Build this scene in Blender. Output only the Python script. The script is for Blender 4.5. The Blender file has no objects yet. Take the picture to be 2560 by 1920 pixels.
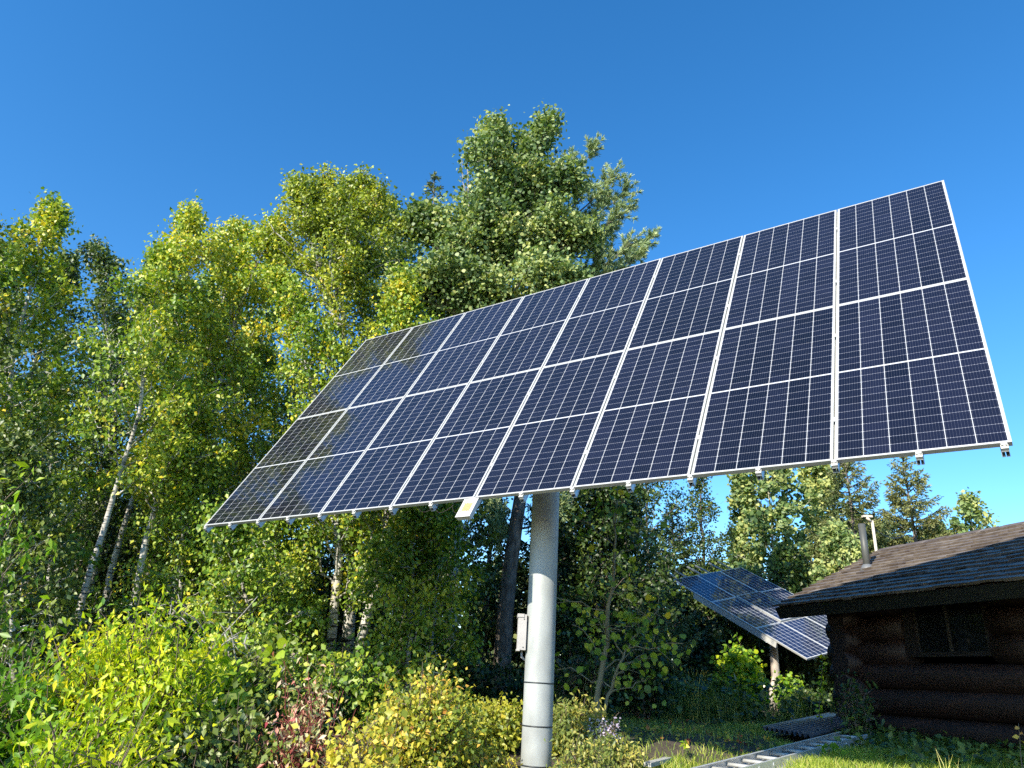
import bpy, math
import numpy as np
from mathutils import Matrix, Vector

# ------------------------------------------------------------------ scene, camera, light
S = bpy.context.scene
COL = S.collection
EYE = np.array([0.0, 0.0, 1.6])
# columns: camera right, camera down, camera forward (world axes)
M = np.array([[0.998235404838562, 0.059380765051965316, 0.0],
              [-0.02259950506848914, 0.3799147092741563, 0.9247454114770144],
              [0.05491209, -0.92311361, 0.38058629]])
FPX = 1775.18
cam = bpy.data.cameras.new("camera"); cam_o = bpy.data.objects.new("camera", cam); COL.objects.link(cam_o)
R3 = Matrix(((M[0, 0], -M[0, 1], -M[0, 2]), (M[1, 0], -M[1, 1], -M[1, 2]), (M[2, 0], -M[2, 1], -M[2, 2])))
cam_o.matrix_world = Matrix.Translation(Vector(EYE)) @ R3.to_4x4()
cam.sensor_width = 36; cam.lens = FPX / 2560 * 36; cam.clip_start = 0.05; cam.clip_end = 1000
S.camera = cam_o
_a = math.radians(2.6); SUN = np.array([-0.48496 * math.cos(_a) - 0.69818 * math.sin(_a), -0.69818 * math.cos(_a) + 0.48496 * math.sin(_a), 0.518]); SUN /= np.linalg.norm(SUN)
W = bpy.data.worlds.new("World"); S.world = W; W.use_nodes = True
wn = W.node_tree.nodes; wl = W.node_tree.links
sky = wn.new('ShaderNodeTexSky'); sky.sky_type = 'NISHITA'; sky.sun_disc = False
sky.sun_elevation = math.asin(SUN[2]); sky.sun_rotation = math.atan2(SUN[0], SUN[1])
sky.altitude = 300; sky.air_density = 1.0; sky.dust_density = 0.15; sky.ozone_density = 3.0
hs = wn.new('ShaderNodeHueSaturation'); hs.inputs['Saturation'].default_value = 1.30; hs.inputs['Hue'].default_value = 0.500
wl.new(sky.outputs[0], hs.inputs['Color']); wl.new(hs.outputs[0], wn['Background'].inputs[0])
wn['Background'].inputs[1].default_value = 0.165
sun = bpy.data.lights.new("sun", 'SUN'); sun.energy = 5.0; sun.angle = math.radians(0.53); sun.color = (1.0, 0.92, 0.76)
sun_o = bpy.data.objects.new("sun", sun); COL.objects.link(sun_o)
sun_o.rotation_euler = Vector(SUN).to_track_quat('Z', 'Y').to_euler(); sun_o.location = (-20, -30, 30)
S.view_settings.view_transform = 'Standard'; S.view_settings.look = 'None'
S.view_settings.exposure = 0.78; S.view_settings.gamma = 1.0
S.render.engine = 'CYCLES'
try:
    S.cycles.max_bounces = 6; S.cycles.diffuse_bounces = 2; S.cycles.glossy_bounces = 3; S.cycles.transmission_bounces = 3
    S.cycles.use_denoising = False
    S.cycles.use_adaptive_sampling = True; S.cycles.adaptive_threshold = 0.02
except Exception:
    pass

def ray(px, py):
    return M @ np.array([(px - 1280) / FPX, (py - 960) / FPX, 1.0])
def at(px, py, Y):
    """world point seen at a photo pixel, at forward distance Y"""
    r = ray(px, py); return EYE + r * (Y / r[1])
def atz(px, py, z):
    r = ray(px, py); return EYE + r * ((z - EYE[2]) / r[2])
def ground_z(x, y):
    t = np.clip((y + .45 * x - 3.5) / 7.7, 0, 1); h = 1.05 * t * t * (3 - 2 * t)
    # shallow worn dip where the ladder lies
    ux, uy = .74, .673; q = (x - 1.3) * ux + (y - 6.9) * uy; d = -(x - 1.3) * uy + (y - 6.9) * ux
    h = h - .15 * np.exp(-((d - .2) / .55) ** 2) / (1 + np.exp((q - 4.6) * 4)) / (1 + np.exp((-.8 - q) * 4))
    return h + .035 * np.sin(x * 1.3 + 1) * np.cos(y * 1.1) + .02 * np.sin(x * 3.1) * np.sin(y * 2.7) + .012 * np.maximum(y - 14, 0)

# ------------------------------------------------------------------ helpers
ORG = {}
def mk(name, V, F, mats, parent=None, smooth=False, mi=None, attrs=None, loc=None, uv=None):
    """one mesh object from arrays; F is a list of int arrays (n,k) or lists. V are world coordinates."""
    me = bpy.data.meshes.new(name); V = np.asarray(V, float)
    org = np.zeros(3)
    if parent is not None:
        org = ORG[parent.name]
    elif loc is not None:
        org = np.asarray(loc, float)
    V = V - org
    if isinstance(F, np.ndarray):
        F = [F]
    if len(F) and isinstance(F[0], np.ndarray):
        li = np.concatenate([f.ravel() for f in F]); tot = np.concatenate([np.full(len(f), f.shape[1]) for f in F])
    else:
        li = np.array([i for f in F for i in f]); tot = np.array([len(f) for f in F])
    me.vertices.add(len(V)); me.vertices.foreach_set('co', V.ravel())
    me.loops.add(len(li)); me.loops.foreach_set('vertex_index', li.astype(np.int32))
    me.polygons.add(len(tot)); st = np.concatenate([[0], np.cumsum(tot)[:-1]])
    me.polygons.foreach_set('loop_start', st.astype(np.int32))
    if not isinstance(mats, (list, tuple)): mats = [mats]
    for m in mats: me.materials.append(m)
    if mi is not None: me.polygons.foreach_set('material_index', np.asarray(mi, np.int32))
    if smooth is not False:
        me.polygons.foreach_set('use_smooth', np.full(len(tot), True) if smooth is True else np.asarray(smooth, bool))
    for k, a in (attrs or {}).items():
        at_ = me.attributes.new(k, 'FLOAT', 'FACE'); at_.data.foreach_set('value', np.asarray(a, np.float32))
    me.update(calc_edges=True)
    o = bpy.data.objects.new(name, me); COL.objects.link(o)
    if parent is not None: o.parent = parent
    else: o.location = org
    ORG[o.name] = org
    return o

def thing(name, label, cat, loc, group=None):
    o = bpy.data.objects.new(name, None); COL.objects.link(o); o.empty_display_size = .1
    o.location = loc; ORG[o.name] = np.array(loc, float)
    return tag(o, label, cat, group)
def tag(o, label=None, cat=None, group=None, kind=None):
    if label: o['label'] = label
    if cat: o['category'] = cat
    if group: o['group'] = group
    if kind: o['kind'] = kind
    return o

class MB:
    def __init__(s): s.v = []; s.f = []; s.n = 0; s.m = []; s.sm = []; s.a = []
    def add(s, V, F, mi=0, smooth=False, a=0.0):
        s.v.append(np.asarray(V, float)); s.f += [[i + s.n for i in f] for f in F]
        s.n += len(V); s.m += [mi] * len(F); s.sm += [smooth] * len(F); s.a += [a] * len(F)
    def box(s, lo, hi, T=None, mi=0, a=0.0):
        x0, y0, z0 = lo; x1, y1, z1 = hi
        V = np.array([(x0, y0, z0), (x1, y0, z0), (x1, y1, z0), (x0, y1, z0), (x0, y0, z1), (x1, y0, z1), (x1, y1, z1), (x0, y1, z1)], float)
        if T is not None: V = T(V)
        s.add(V, [(0, 3, 2, 1), (4, 5, 6, 7), (0, 1, 5, 4), (1, 2, 6, 5), (2, 3, 7, 6), (3, 0, 4, 7)], mi, False, a)
    def tube(s, P, r, k=8, mi=0, cap=True, wob=None, a=0.0):
        P = np.asarray(P, float); n = len(P); r = np.broadcast_to(np.asarray(r, float), (n,))
        d = np.gradient(P, axis=0); d /= np.linalg.norm(d, axis=1)[:, None] + 1e-12
        ref = np.array([0, 0, 1.0]) if abs(d[0][2]) < .9 else np.array([1.0, 0, 0])
        s1 = np.cross(d, ref); s1 /= np.linalg.norm(s1, axis=1)[:, None] + 1e-12; s2 = np.cross(d, s1)
        an = np.arange(k) * 2 * math.pi / k
        rr = r[:, None] * np.ones((1, k))
        if wob is not None: rr = rr * (1 + wob[:, :k])
        V = (P[:, None] + rr[..., None] * (np.cos(an)[None, :, None] * s1[:, None] + np.sin(an)[None, :, None] * s2[:, None])).reshape(-1, 3)
        F = [(i * k + j, i * k + (j + 1) % k, (i + 1) * k + (j + 1) % k, (i + 1) * k + j) for i in range(n - 1) for j in range(k)]
        s.add(V, F, mi, True, a)
        if cap:
            s.f += [[s.n - n * k + j for j in range(k)][::-1], [s.n - k + j for j in range(k)]]
            s.m += [mi, mi]; s.sm += [False, False]; s.a += [a, a]
    def build(s, name, mats, parent=None, loc=None, attr=None):
        return mk(name, np.concatenate(s.v), s.f, mats, parent, s.sm, s.m, {attr: s.a} if attr else None, loc)

# ------------------------------------------------------------------ materials
def mat(name):
    m = bpy.data.materials.new(name); m.use_nodes = True; nt = m.node_tree
    return m, nt, nt.nodes['Principled BSDF'], nt.nodes['Material Output']
def simple(name, col, rough=.6, metal=0.0, noise=0.0, nscale=8, spec=.5, bump=0.0, vec=(1, 1, 1), col2=None, lo=.3, hi=.7):
    m, nt, b, o = mat(name); b.inputs['Base Color'].default_value = (*col, 1); b.inputs['Roughness'].default_value = rough
    b.inputs['Metallic'].default_value = metal; b.inputs['Specular IOR Level'].default_value = spec
    if noise or col2:
        tc = nt.nodes.new('ShaderNodeTexCoord'); mp = nt.nodes.new('ShaderNodeMapping'); mp.inputs['Scale'].default_value = vec
        nz = nt.nodes.new('ShaderNodeTexNoise'); nz.inputs['Scale'].default_value = nscale; nz.inputs['Detail'].default_value = 6
        nt.links.new(tc.outputs['Object'], mp.inputs[0]); nt.links.new(mp.outputs[0], nz.inputs['Vector'])
        r = nt.nodes.new('ShaderNodeValToRGB'); r.color_ramp.elements[0].position = lo; r.color_ramp.elements[1].position = hi
        c2 = col2 or tuple(c * (1 + noise) for c in col); c1 = col if col2 else tuple(c * (1 - noise) for c in col)
        r.color_ramp.elements[0].color = (*c1, 1); r.color_ramp.elements[1].color = (*c2, 1)
        nt.links.new(nz.outputs[0], r.inputs[0]); nt.links.new(r.outputs[0], b.inputs['Base Color'])
        if bump:
            bp = nt.nodes.new('ShaderNodeBump'); bp.inputs['Strength'].default_value = bump; bp.inputs['Distance'].default_value = .01
            nt.links.new(nz.outputs[0], bp.inputs['Height']); nt.links.new(bp.outputs[0], b.inputs['Normal'])
    return m
def leafmat(name, stops, rough=.45, trans=.26, spec=.5, tcol=1.35):
    m, nt, b, o = mat(name); L = nt.links.new; stops = [(p, tuple(min(.8, q * 1.75) for q in c)) for p, c in stops]
    at_ = nt.nodes.new('ShaderNodeAttribute'); at_.attribute_name = 'tint'
    r = nt.nodes.new('ShaderNodeValToRGB'); e = r.color_ramp.elements
    e[0].position, e[0].color = stops[0][0], (*stops[0][1], 1); e[1].position, e[1].color = stops[-1][0], (*stops[-1][1], 1)
    for p, c in stops[1:-1]:
        x = e.new(p); x.color = (*c, 1)
    L(at_.outputs['Fac'], r.inputs[0]); L(r.outputs[0], b.inputs['Base Color'])
    b.inputs['Roughness'].default_value = rough; b.inputs['Specular IOR Level'].default_value = spec
    t = nt.nodes.new('ShaderNodeBsdfTranslucent'); mx = nt.nodes.new('ShaderNodeMixShader'); mx.inputs[0].default_value = trans
    g = nt.nodes.new('ShaderNodeMix'); g.data_type = 'RGBA'; g.blend_type = 'MULTIPLY'; g.inputs[0].default_value = 1
    g.inputs[7].default_value = (tcol, tcol * 1.08, .55, 1)
    L(r.outputs[0], g.inputs[6]); L(g.outputs[2], t.inputs[0])
    L(b.outputs[0], mx.inputs[1]); L(t.outputs[0], mx.inputs[2]); L(mx.outputs[0], o.inputs[0])
    return m
def birchbark(name, base=(.62, .6, .54), dark=(.035, .03, .027)):
    m, nt, b, o = mat(name); L = nt.links.new
    tc = nt.nodes.new('ShaderNodeTexCoord'); mp = nt.nodes.new('ShaderNodeMapping'); mp.inputs['Scale'].default_value = (3, 3, 22)
    nz = nt.nodes.new('ShaderNodeTexNoise'); nz.inputs['Scale'].default_value = 1.6; nz.inputs['Detail'].default_value = 4
    n2 = nt.nodes.new('ShaderNodeTexNoise'); n2.inputs['Scale'].default_value = 1.7; n2.inputs['Detail'].default_value = 5
    L(tc.outputs['Object'], mp.inputs[0]); L(mp.outputs[0], nz.inputs['Vector']); L(tc.outputs['Object'], n2.inputs['Vector'])
    r = nt.nodes.new('ShaderNodeValToRGB'); r.color_ramp.elements[0].position = .38; r.color_ramp.elements[1].position = .47
    r.color_ramp.elements[0].color = (*dark, 1); r.color_ramp.elements[1].color = (1, 1, 1, 1); L(nz.outputs[0], r.inputs[0])
    r2 = nt.nodes.new('ShaderNodeValToRGB'); r2.color_ramp.elements[0].position = .35; r2.color_ramp.elements[1].position = .6
    r2.color_ramp.elements[0].color = (base[0] * .45, base[1] * .42, base[2] * .38, 1); r2.color_ramp.elements[1].color = (*base, 1); L(n2.outputs[0], r2.inputs[0])
    g = nt.nodes.new('ShaderNodeMix'); g.data_type = 'RGBA'; g.blend_type = 'MULTIPLY'; g.inputs[0].default_value = 1
    L(r2.outputs[0], g.inputs[6]); L(r.outputs[0], g.inputs[7]); L(g.outputs[2], b.inputs['Base Color']); b.inputs['Roughness'].default_value = .75
    return m

class NM:  # tiny node maths
    def __init__(s, nt): s.nt = nt
    def op(s, o, a, b=None, c=None):
        n = s.nt.nodes.new('ShaderNodeMath'); n.operation = o
        for i, v in enumerate((a, b, c)):
            if v is None: continue
            if isinstance(v, (int, float)): n.inputs[i].default_value = v
            else: s.nt.links.new(v, n.inputs[i])
        return n.outputs[0]

def cellmat(name, cols, rows, w, h, mx, my, gapx, gapy, midgap, busbars, line_c, cell_a, cell_b, tex_scale=1.0):
    """photovoltaic glass: coordinates in metres in UV; line grid of the white backsheet between the cells"""
    m, nt, b, o = mat(name); n = NM(nt); L = nt.links.new
    uv = nt.nodes.new('ShaderNodeUVMap'); uv.uv_map = 'UVMap'; sx = nt.nodes.new('ShaderNodeSeparateXYZ'); L(uv.outputs[0], sx.inputs[0])
    U, V = sx.outputs[0], sx.outputs[1]
    px = (w - 2 * mx) / cols
    cx = n.op('DIVIDE', n.op('SUBTRACT', U, mx), px)
    fx = n.op('FRACT', cx); ix = n.op('FLOOR', cx)
    dx = n.op('MULTIPLY', n.op('MINIMUM', fx, n.op('SUBTRACT', 1.0, fx)), px)      # metres to column gap centre
    if midgap:
        Vm = n.op('SUBTRACT', V, h / 2); av = n.op('SUBTRACT', n.op('ABSOLUTE', Vm), midgap / 2)
        py = (h / 2 - my - midgap / 2) / (rows / 2); cy = n.op('DIVIDE', av, py); sg = n.op('SIGN', Vm)
        inm = n.op('LESS_THAN', av, 0.0); iy = n.op('MULTIPLY', n.op('ADD', n.op('FLOOR', cy), 1.0), sg)
        out = n.op('GREATER_THAN', cy, rows / 2)
    else:
        py = (h - 2 * my) / rows; cy = n.op('DIVIDE', n.op('SUBTRACT', V, my), py); inm = n.op('LESS_THAN', cy, 0.0)
        iy = n.op('FLOOR', cy); out = n.op('GREATER_THAN', cy, float(rows))
    fy = n.op('FRACT', cy); dy = n.op('MULTIPLY', n.op('MINIMUM', fy, n.op('SUBTRACT', 1.0, fy)), py)
    gx = n.op('LESS_THAN', dx, gapx / 2); gy = n.op('LESS_THAN', dy, gapy / 2)
    ch = n.op('LESS_THAN', n.op('ADD', dx, dy), max(gapx, gapy) / 2 + .0040)        # clipped cell corners
    o1 = n.op('LESS_THAN', cx, 0.0); o2 = n.op('GREATER_THAN', cx, float(cols))
    edge = n.op('MAXIMUM', n.op('MAXIMUM', o1, o2), n.op('MAXIMUM', inm, out))
    line = n.op('MAXIMUM', n.op('MAXIMUM', gx, ch), edge)
    bb = n.op('FRACT', n.op('MULTIPLY', fx, float(busbars))); bw = .0011 * busbars / px
    bus = n.op('LESS_THAN', n.op('ABSOLUTE', n.op('SUBTRACT', bb, .5)), bw / 2)
    busx = n.op('MULTIPLY', n.op('LESS_THAN', n.op('ABSOLUTE', n.op('SUBTRACT', bb, .5)), bw * 1.8), n.op('LESS_THAN', dy, gapy * 1.3))
    cell = nt.nodes.new('ShaderNodeCombineXYZ'); L(ix, cell.inputs[0]); L(iy, cell.inputs[1])
    oi = nt.nodes.new('ShaderNodeObjectInfo'); L(n.op('MULTIPLY', oi.outputs['Random'], 37.0), cell.inputs[2])
    wn_ = nt.nodes.new('ShaderNodeTexWhiteNoise'); wn_.noise_dimensions = '3D'; L(cell.outputs[0], wn_.inputs['Vector'])
    c2 = nt.nodes.new('ShaderNodeCombineXYZ'); L(ix, c2.inputs[0]); L(n.op('MULTIPLY', oi.outputs['Random'], 11.0), c2.inputs[2])
    wn2 = nt.nodes.new('ShaderNodeTexWhiteNoise'); wn2.noise_dimensions = '3D'; L(c2.outputs[0], wn2.inputs['Vector'])
    v = n.op('ADD', n.op('MULTIPLY', wn_.outputs[0], .5), n.op('MULTIPLY', wn2.outputs[0], .5))
    v = n.op('ADD', n.op('MULTIPLY', v, .72), n.op('MULTIPLY', oi.outputs['Random'], .28))
    mixc = nt.nodes.new('ShaderNodeMix'); mixc.data_type = 'RGBA'; L(v, mixc.inputs[0]); mixc.inputs[6].default_value = (*cell_a, 1); mixc.inputs[7].default_value = (*cell_b, 1)
    m2 = nt.nodes.new('ShaderNodeMix'); m2.data_type = 'RGBA'; L(n.op('MULTIPLY', bus, .20), m2.inputs[0]); L(mixc.outputs[2], m2.inputs[6]); m2.inputs[7].default_value = (.30, .32, .40, 1)
    m3 = nt.nodes.new('ShaderNodeMix'); m3.data_type = 'RGBA'; L(n.op('MULTIPLY', n.op('MAXIMUM', gy, busx), .45), m3.inputs[0]); L(m2.outputs[2], m3.inputs[6]); m3.inputs[7].default_value = (.50, .52, .62, 1)
    m4 = nt.nodes.new('ShaderNodeMix'); m4.data_type = 'RGBA'; L(line, m4.inputs[0]); L(m3.outputs[2], m4.inputs[6]); m4.inputs[7].default_value = (*line_c, 1)
    # thin dust film
    tc = nt.nodes.new('ShaderNodeTexCoord'); nz = nt.nodes.new('ShaderNodeTexNoise'); nz.inputs['Scale'].default_value = 2.2; nz.inputs['Detail'].default_value = 8
    L(tc.outputs['Object'], nz.inputs['Vector']); m5 = nt.nodes.new('ShaderNodeMix'); m5.data_type = 'RGBA'
    L(n.op('MULTIPLY', nz.outputs[0], .007), m5.inputs[0]); L(m4.outputs[2], m5.inputs[6]); m5.inputs[7].default_value = (.45, .45, .42, 1)
    L(m5.outputs[2], b.inputs['Base Color']); b.inputs['Roughness'].default_value = .05; b.inputs['IOR'].default_value = 1.5
    b.inputs['Specular IOR Level'].default_value = .5
    L(n.op('ADD', n.op('MULTIPLY', nz.outputs[0], .05), .03), b.inputs['Roughness'])
    return m

ALU = simple('anodised_aluminium', (.45, .45, .43), .38, .15, noise=.06, nscale=5)
ALU2 = simple('strut_aluminium', (.42, .45, .48), .35, .55, noise=.08, nscale=9)
STEEL = simple('galvanised_steel', (.37, .39, .385), .5, .06, noise=.24, nscale=4.5, vec=(1, 1, .5), bump=.05)
STRAP = simple('dark_strap', (.03, .035, .04), .5)
GREYBOX = simple('grey_plastic', (.42, .40, .39), .55, noise=.05)
WHITEBOX = simple('white_powder_coat', (.55, .54, .51), .45, noise=.04)
YELLOW = simple('yellowed_lens', (.42, .32, .14), .4, noise=.1, nscale=60)
RUST = simple('rust_mark', (.35, .16, .05), .8)
GLASSB = cellmat('mono_cells', 6, 24, 1.046, 2.096, .0185, .0175, .0042, .0022, .015, 9, (.50, .51, .53), (.0018, .002, .005), (.0095, .0105, .025))
GLASSO = cellmat('poly_cells', 6, 10, 1.0, 1.66, .026, .024, .008, .008, 0, 2, (.80, .82, .85), (.012, .018, .05), (.022, .032, .075))

def frame_fn(t, u, v, n):
    return lambda V: t + V[:, :1] * u + V[:, 1:2] * v + V[:, 2:3] * n

# ------------------------------------------------------------------ big solar tracker
tA = np.array([-3.76333582, 9.0400046, 3.14596792])
uA = np.array([.821307, -.570486, 0]); vA = np.array([.30044, .432536, .850087]); nA = np.array([-.484962, -.698183, .526643])
TA = frame_fn(tA, uA, vA, nA)
WM, HM, GX = 1.046, 2.096, .012
ax = M @ np.array([.0432 * 7.22, 2.1 * 7.22 / 7.43, 7.22]) + EYE                     # a point on the pole axis
pole_x, pole_y = ax[0], ax[1] ; 
gz = float(ground_z(pole_x, pole_y))
trk = thing('solar_tracker', 'large two-row solar panel array tilted high on a thick galvanised pole', 'solar tracker', (pole_x, pole_y, gz))
def module_mesh(name, w, h, T, origin, mat_, parent, framemat, lip=.011, depth=.035, first=[None]):
    """cells glass as the module's own mesh, aluminium frame as its child"""
    x0, y0 = origin
    V = T(np.array([(x0 + lip, y0 + lip, -.0015), (x0 + w - lip, y0 + lip, -.0015), (x0 + w - lip, y0 + h - lip, -.0015), (x0 + lip, y0 + h - lip, -.0015),
                    (x0 + lip, y0 + lip, -.006), (x0 + w - lip, y0 + lip, -.006), (x0 + w - lip, y0 + h - lip, -.006), (x0 + lip, y0 + h - lip, -.006)], float))
    o = mk(name, V, [(0, 1, 2, 3), (7, 6, 5, 4)], [mat_, WHITEBOX], parent, mi=[0, 1])
    uvl = o.data.uv_layers.new(name='UVMap'); c = [(lip, lip), (w - lip, lip), (w - lip, h - lip), (lip, h - lip)]
    for i in range(4): uvl.data[i].uv = c[i]
    f = MB()
    f.box((x0, y0, -depth), (x0 + lip, y0 + h, 0), T); f.box((x0 + w - lip, y0, -depth), (x0 + w, y0 + h, 0), T)
    f.box((x0 + lip, y0, -depth), (x0 + w - lip, y0 + lip, -.0004), T); f.box((x0 + lip, y0 + h - lip, -depth), (x0 + w - lip, y0 + h, -.0004), T)
    f.build('frame', framemat, o)
    return o
for r in range(2):
    for c in range(8):
        module_mesh('solar_module', WM, HM, TA, (c * (WM + GX), r * (HM + .002)), GLASSB, trk, ALU)
LA, HA = 8 * WM + 7 * GX, 2 * HM + .002
def strut(x, y0, y1, T, parent, z1=-.037, w=.041, d=.041, clamp=True):
    b = MB(); th = .0035
    b.box((x - w / 2, y0, z1 - th), (x + w / 2, y1, z1), T)
    for sgn in (-1, 1):
        xo = x + sgn * w / 2; xi = xo - sgn * th
        b.box((min(xo, xi), y0, z1 - d), (max(xo, xi), y1, z1 - th), T)
        xl = xo - sgn * .016
        b.box((min(xo, xl) - .002, y0 - .001, z1 - d - .004), (max(xo, xl) + .002, y1, z1 - d), T)
    o = b.build('rail', ALU2, parent)
    if clamp:
        k = MB(); k.box((x - .021, y0 + .004, -.036), (x + .021, y0 + .040, -.012), T); k.box((x - .017, y0 + .022, -.012), (x + .017, y0 + .047, .003), T)
        k.tube(T(np.array([(x, y0 + .016, -.013), (x, y0 + .016, -.004)])), .007, 8)
        k.build('clamp', WHITEBOX, o)
    return o
for i in range(17):
    x = min(max(i * (WM + GX) / 2 - GX / 2, .03), LA - .045)
    strut(x, -.045, HA + .004, TA, trk)
# mid clamps in the column gaps
mc = MB()
for c in range(1, 8):
    xg = c * (WM + GX) - GX / 2
    for vy in (.45, 1.6, 2.55, 3.7):
        mc.box((xg - .017, vy - .025, .0005), (xg + .017, vy + .025, .0035), TA)
    mc.box((xg - .0062, 0.002, -.034), (xg + .0062, HA - .002, -.030), TA)
mc.build('mid_clamp', ALU, trk)
# back structure
bs = MB()
for vy in (.75, HA / 2 - .55, HA / 2 + .55, HA - .75):
    bs.box((.15, vy - .04, -.20), (LA - .15, vy + .04, -.084), TA)
bs.build('cross_beam', STEEL, trk)
tb = MB(); tb.box((LA / 2 - .12, .6, -.34), (LA / 2 + .12, HA - .6, -.202), TA); tb.build('spine_beam', STEEL, trk)
cm = (ax[0], ax[1])
ctr = TA(np.array([[LA / 2, HA / 2 - .1, -.34]]))[0]
pr = .144
top = np.array([pole_x, pole_y, 5.0])
pl = MB(); zz = np.array([gz - .4, 1.0, 2.0, 3.0, 4.0, ctr[2] - .55]); pl.tube([(pole_x, pole_y, z) for z in zz], pr, 48)
pole = pl.build('pole', STEEL, trk)
hd = MB(); hd.tube([(pole_x, pole_y, ctr[2] - .55), (pole_x, pole_y, ctr[2] - .38)], .17, 24)
hd.tube([np.array([pole_x, pole_y, ctr[2] - .42]), ctr - nA * .10], .09, 12)
for sg in (-1, 1):
    hd.tube([ctr + uA * sg * .05, ctr + uA * sg * .32], .12, 16)
hd.build('slew_drive', STEEL, trk)
for py in (1706, 1816, 1917):
    r = ray(1325, py); zc = EYE[2] + r[2] * ((pole_y - pr) / r[1])
    b = MB(); b.tube([(pole_x, pole_y, zc - .006), (pole_x, pole_y, zc + .006)], pr + .003, 48); b.build('strap', STRAP, pole)
b = MB(); b.tube([(pole_x - .06, pole_y - .1, 1.02), (pole_x + .11, pole_y - .1, 1.02)], .012, 8); 
# sensor box hanging under the lower edge
sx0, sx1 = 4.115, 4.275
s_ = MB(); s_.box((sx0, -.235, -.052), (sx1, -.004, -.004), TA); s_.box((sx0 - .004, -.239, -.012), (sx1 + .004, -.0035, -.0035), TA)
sb = s_.build('sensor_box', WHITEBOX, trk)
s_ = MB(); s_.box((sx0 + .035, -.165, -.0036), (sx1 - .035, -.07, -.0005), TA); st = s_.build('sensor_lens', YELLOW, sb)
for a_, b_ in ((.03, -.17), (sx1 - sx0 - .032, -.17), (.03, -.066), (sx1 - sx0 - .032, -.066), (.06, -.067), (.10, -.168), (.031, -.12)):
    s_ = MB(); s_.box((sx0 + a_ - .004, b_ - .004, -.0036), (sx0 + a_ + .006, b_ + .004, -.0008), TA); s_.build('rust_spot', RUST, sb)
# wires under the array beside the box
wr = MB()
for k_ in range(3):
    t_ = np.linspace(0, 1, 12); xs = 3.45 + .22 * k_ + .3 * t_; wr.tube(TA(np.stack([xs, .05 - (.11 + .03 * k_) * np.sin(t_ * math.pi), -.07 + 0 * t_], 1)), .003, 5)
wr.build('cable', simple('dark_cable', (.02, .012, .01), .5), trk)
# electrical box on the pole
r0 = at(1301, 1537, pole_y); r1 = at(1299, 1628, pole_y)
bx = MB(); X0 = pole_x - pr; bx.box((X0 - .088, pole_y - .09, r1[2] + .01), (X0 - .004, pole_y + .14, r0[2]))
bx.box((X0 - .096, pole_y - .098, r0[2] - .028), (X0 - .03, pole_y + .148, r0[2] + .004)); bx.box((X0 - .094, pole_y - .096, r1[2]), (X0 - .06, pole_y + .146, r1[2] + .02))
bx.box((X0 - .02, pole_y - .03, r1[2] + .05), (X0 + .03, pole_y + .08, r0[2] - .05))
jb = bx.build('electrical_box', GREYBOX, trk)
cd = MB(); cd.tube([(X0 - .035, pole_y + .02, r1[2] + .005), (X0 - .035, pole_y + .02, r1[2] - .05), (X0 + .02, pole_y + .02, r1[2] - .09)], .012, 8); cd.build('conduit', GREYBOX, jb)
for zc in (r0[2] - .045, r1[2] + .035):
    cd = MB(); cd.tube([(X0 - .03, pole_y - .089, zc), (X0 - .03, pole_y - .094, zc)], .006, 8); cd.build('screw', STRAP, jb)

# ------------------------------------------------------------------ second, older tracker behind the cabin
tB = np.array([5.37, 22.72, 4.69]); uB = np.array([.49, -.74, -.45]); uB /= np.linalg.norm(uB)
vB = np.array([.87, .43, .23]); vB -= uB * (vB @ uB); vB /= np.linalg.norm(vB); nB = np.cross(uB, vB)
# local x = across (B), local y = along (A)
TB = frame_fn(tB, vB, uB, nB)
cB = TB(np.array([[1.5, 2.45, -.35]]))[0]
p2 = at(1934, 1625, 20.7)
g2 = float(ground_z(p2[0], p2[1]))
tr2 = thing('solar_tracker', 'smaller older solar array with white-gridded blue panels tilted beyond the cabin eave', 'solar tracker', (p2[0], p2[1], g2))
for a_ in range(3):
    for c in range(3):
        hz = .05 if (a_ == 1 and c == 1) else 0.0
        T2 = frame_fn(tB + nB * hz, vB, -uB, nB)
        T3 = frame_fn(tB + nB * hz + uB * ((a_ + 1) * 1.665), vB, -uB, nB)
        module_mesh('solar_module', .992, 1.655, T3, (c * 1.0, 0.0), GLASSO, tr2, ALU, lip=.014, depth=.045)
for xx in (.32, .68, 1.32, 1.68, 2.3, 2.7):
    b = MB(); b.box((xx - .02, -.75, -.088), (xx + .02, 4.98, -.048), TB); b.build('rail', ALU2, tr2)
b = MB(); b.box((.0, .95, -.20), (.045, 4.05, -.0475), TB); b.build('edge_beam', simple('weathered_alloy', (.62, .62, .60), .45, .1, noise=.1, nscale=3), tr2)
b = MB()
for yy in (1.2, 2.5, 3.7): b.box((.05, yy - .04, -.18), (2.95, yy + .04, -.089), TB)
b.build('cross_beam', STEEL, tr2)
RPOLE = simple('rusty_painted_steel', (.50, .44, .38), .6, .1, nscale=2.6, vec=(1, 1, .35), col2=(.34, .16, .07), lo=.50, hi=.68)
topz = cB[2] - .1
b = MB(); b.tube([(p2[0], p2[1], g2 - .3), (p2[0], p2[1], g2 + 1.2), (p2[0], p2[1], g2 + 1.9), (cB[0] * .3 + p2[0] * .7, cB[1] * .3 + p2[1] * .7, topz - .5), (cB[0], cB[1], topz)], [.13, .11, .11, .11, .12], 20)
b.build('pole', RPOLE, tr2)
b = MB(); b.tube([(p2[0] - .16, p2[1] - .05, g2 - .2), (p2[0] - .15, p2[1] - .05, g2 + .45), (p2[0] - .05, p2[1] - .05, g2 + .95)], [.09, .08, .03], 10); b.build('gusset', RPOLE, tr2)

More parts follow.
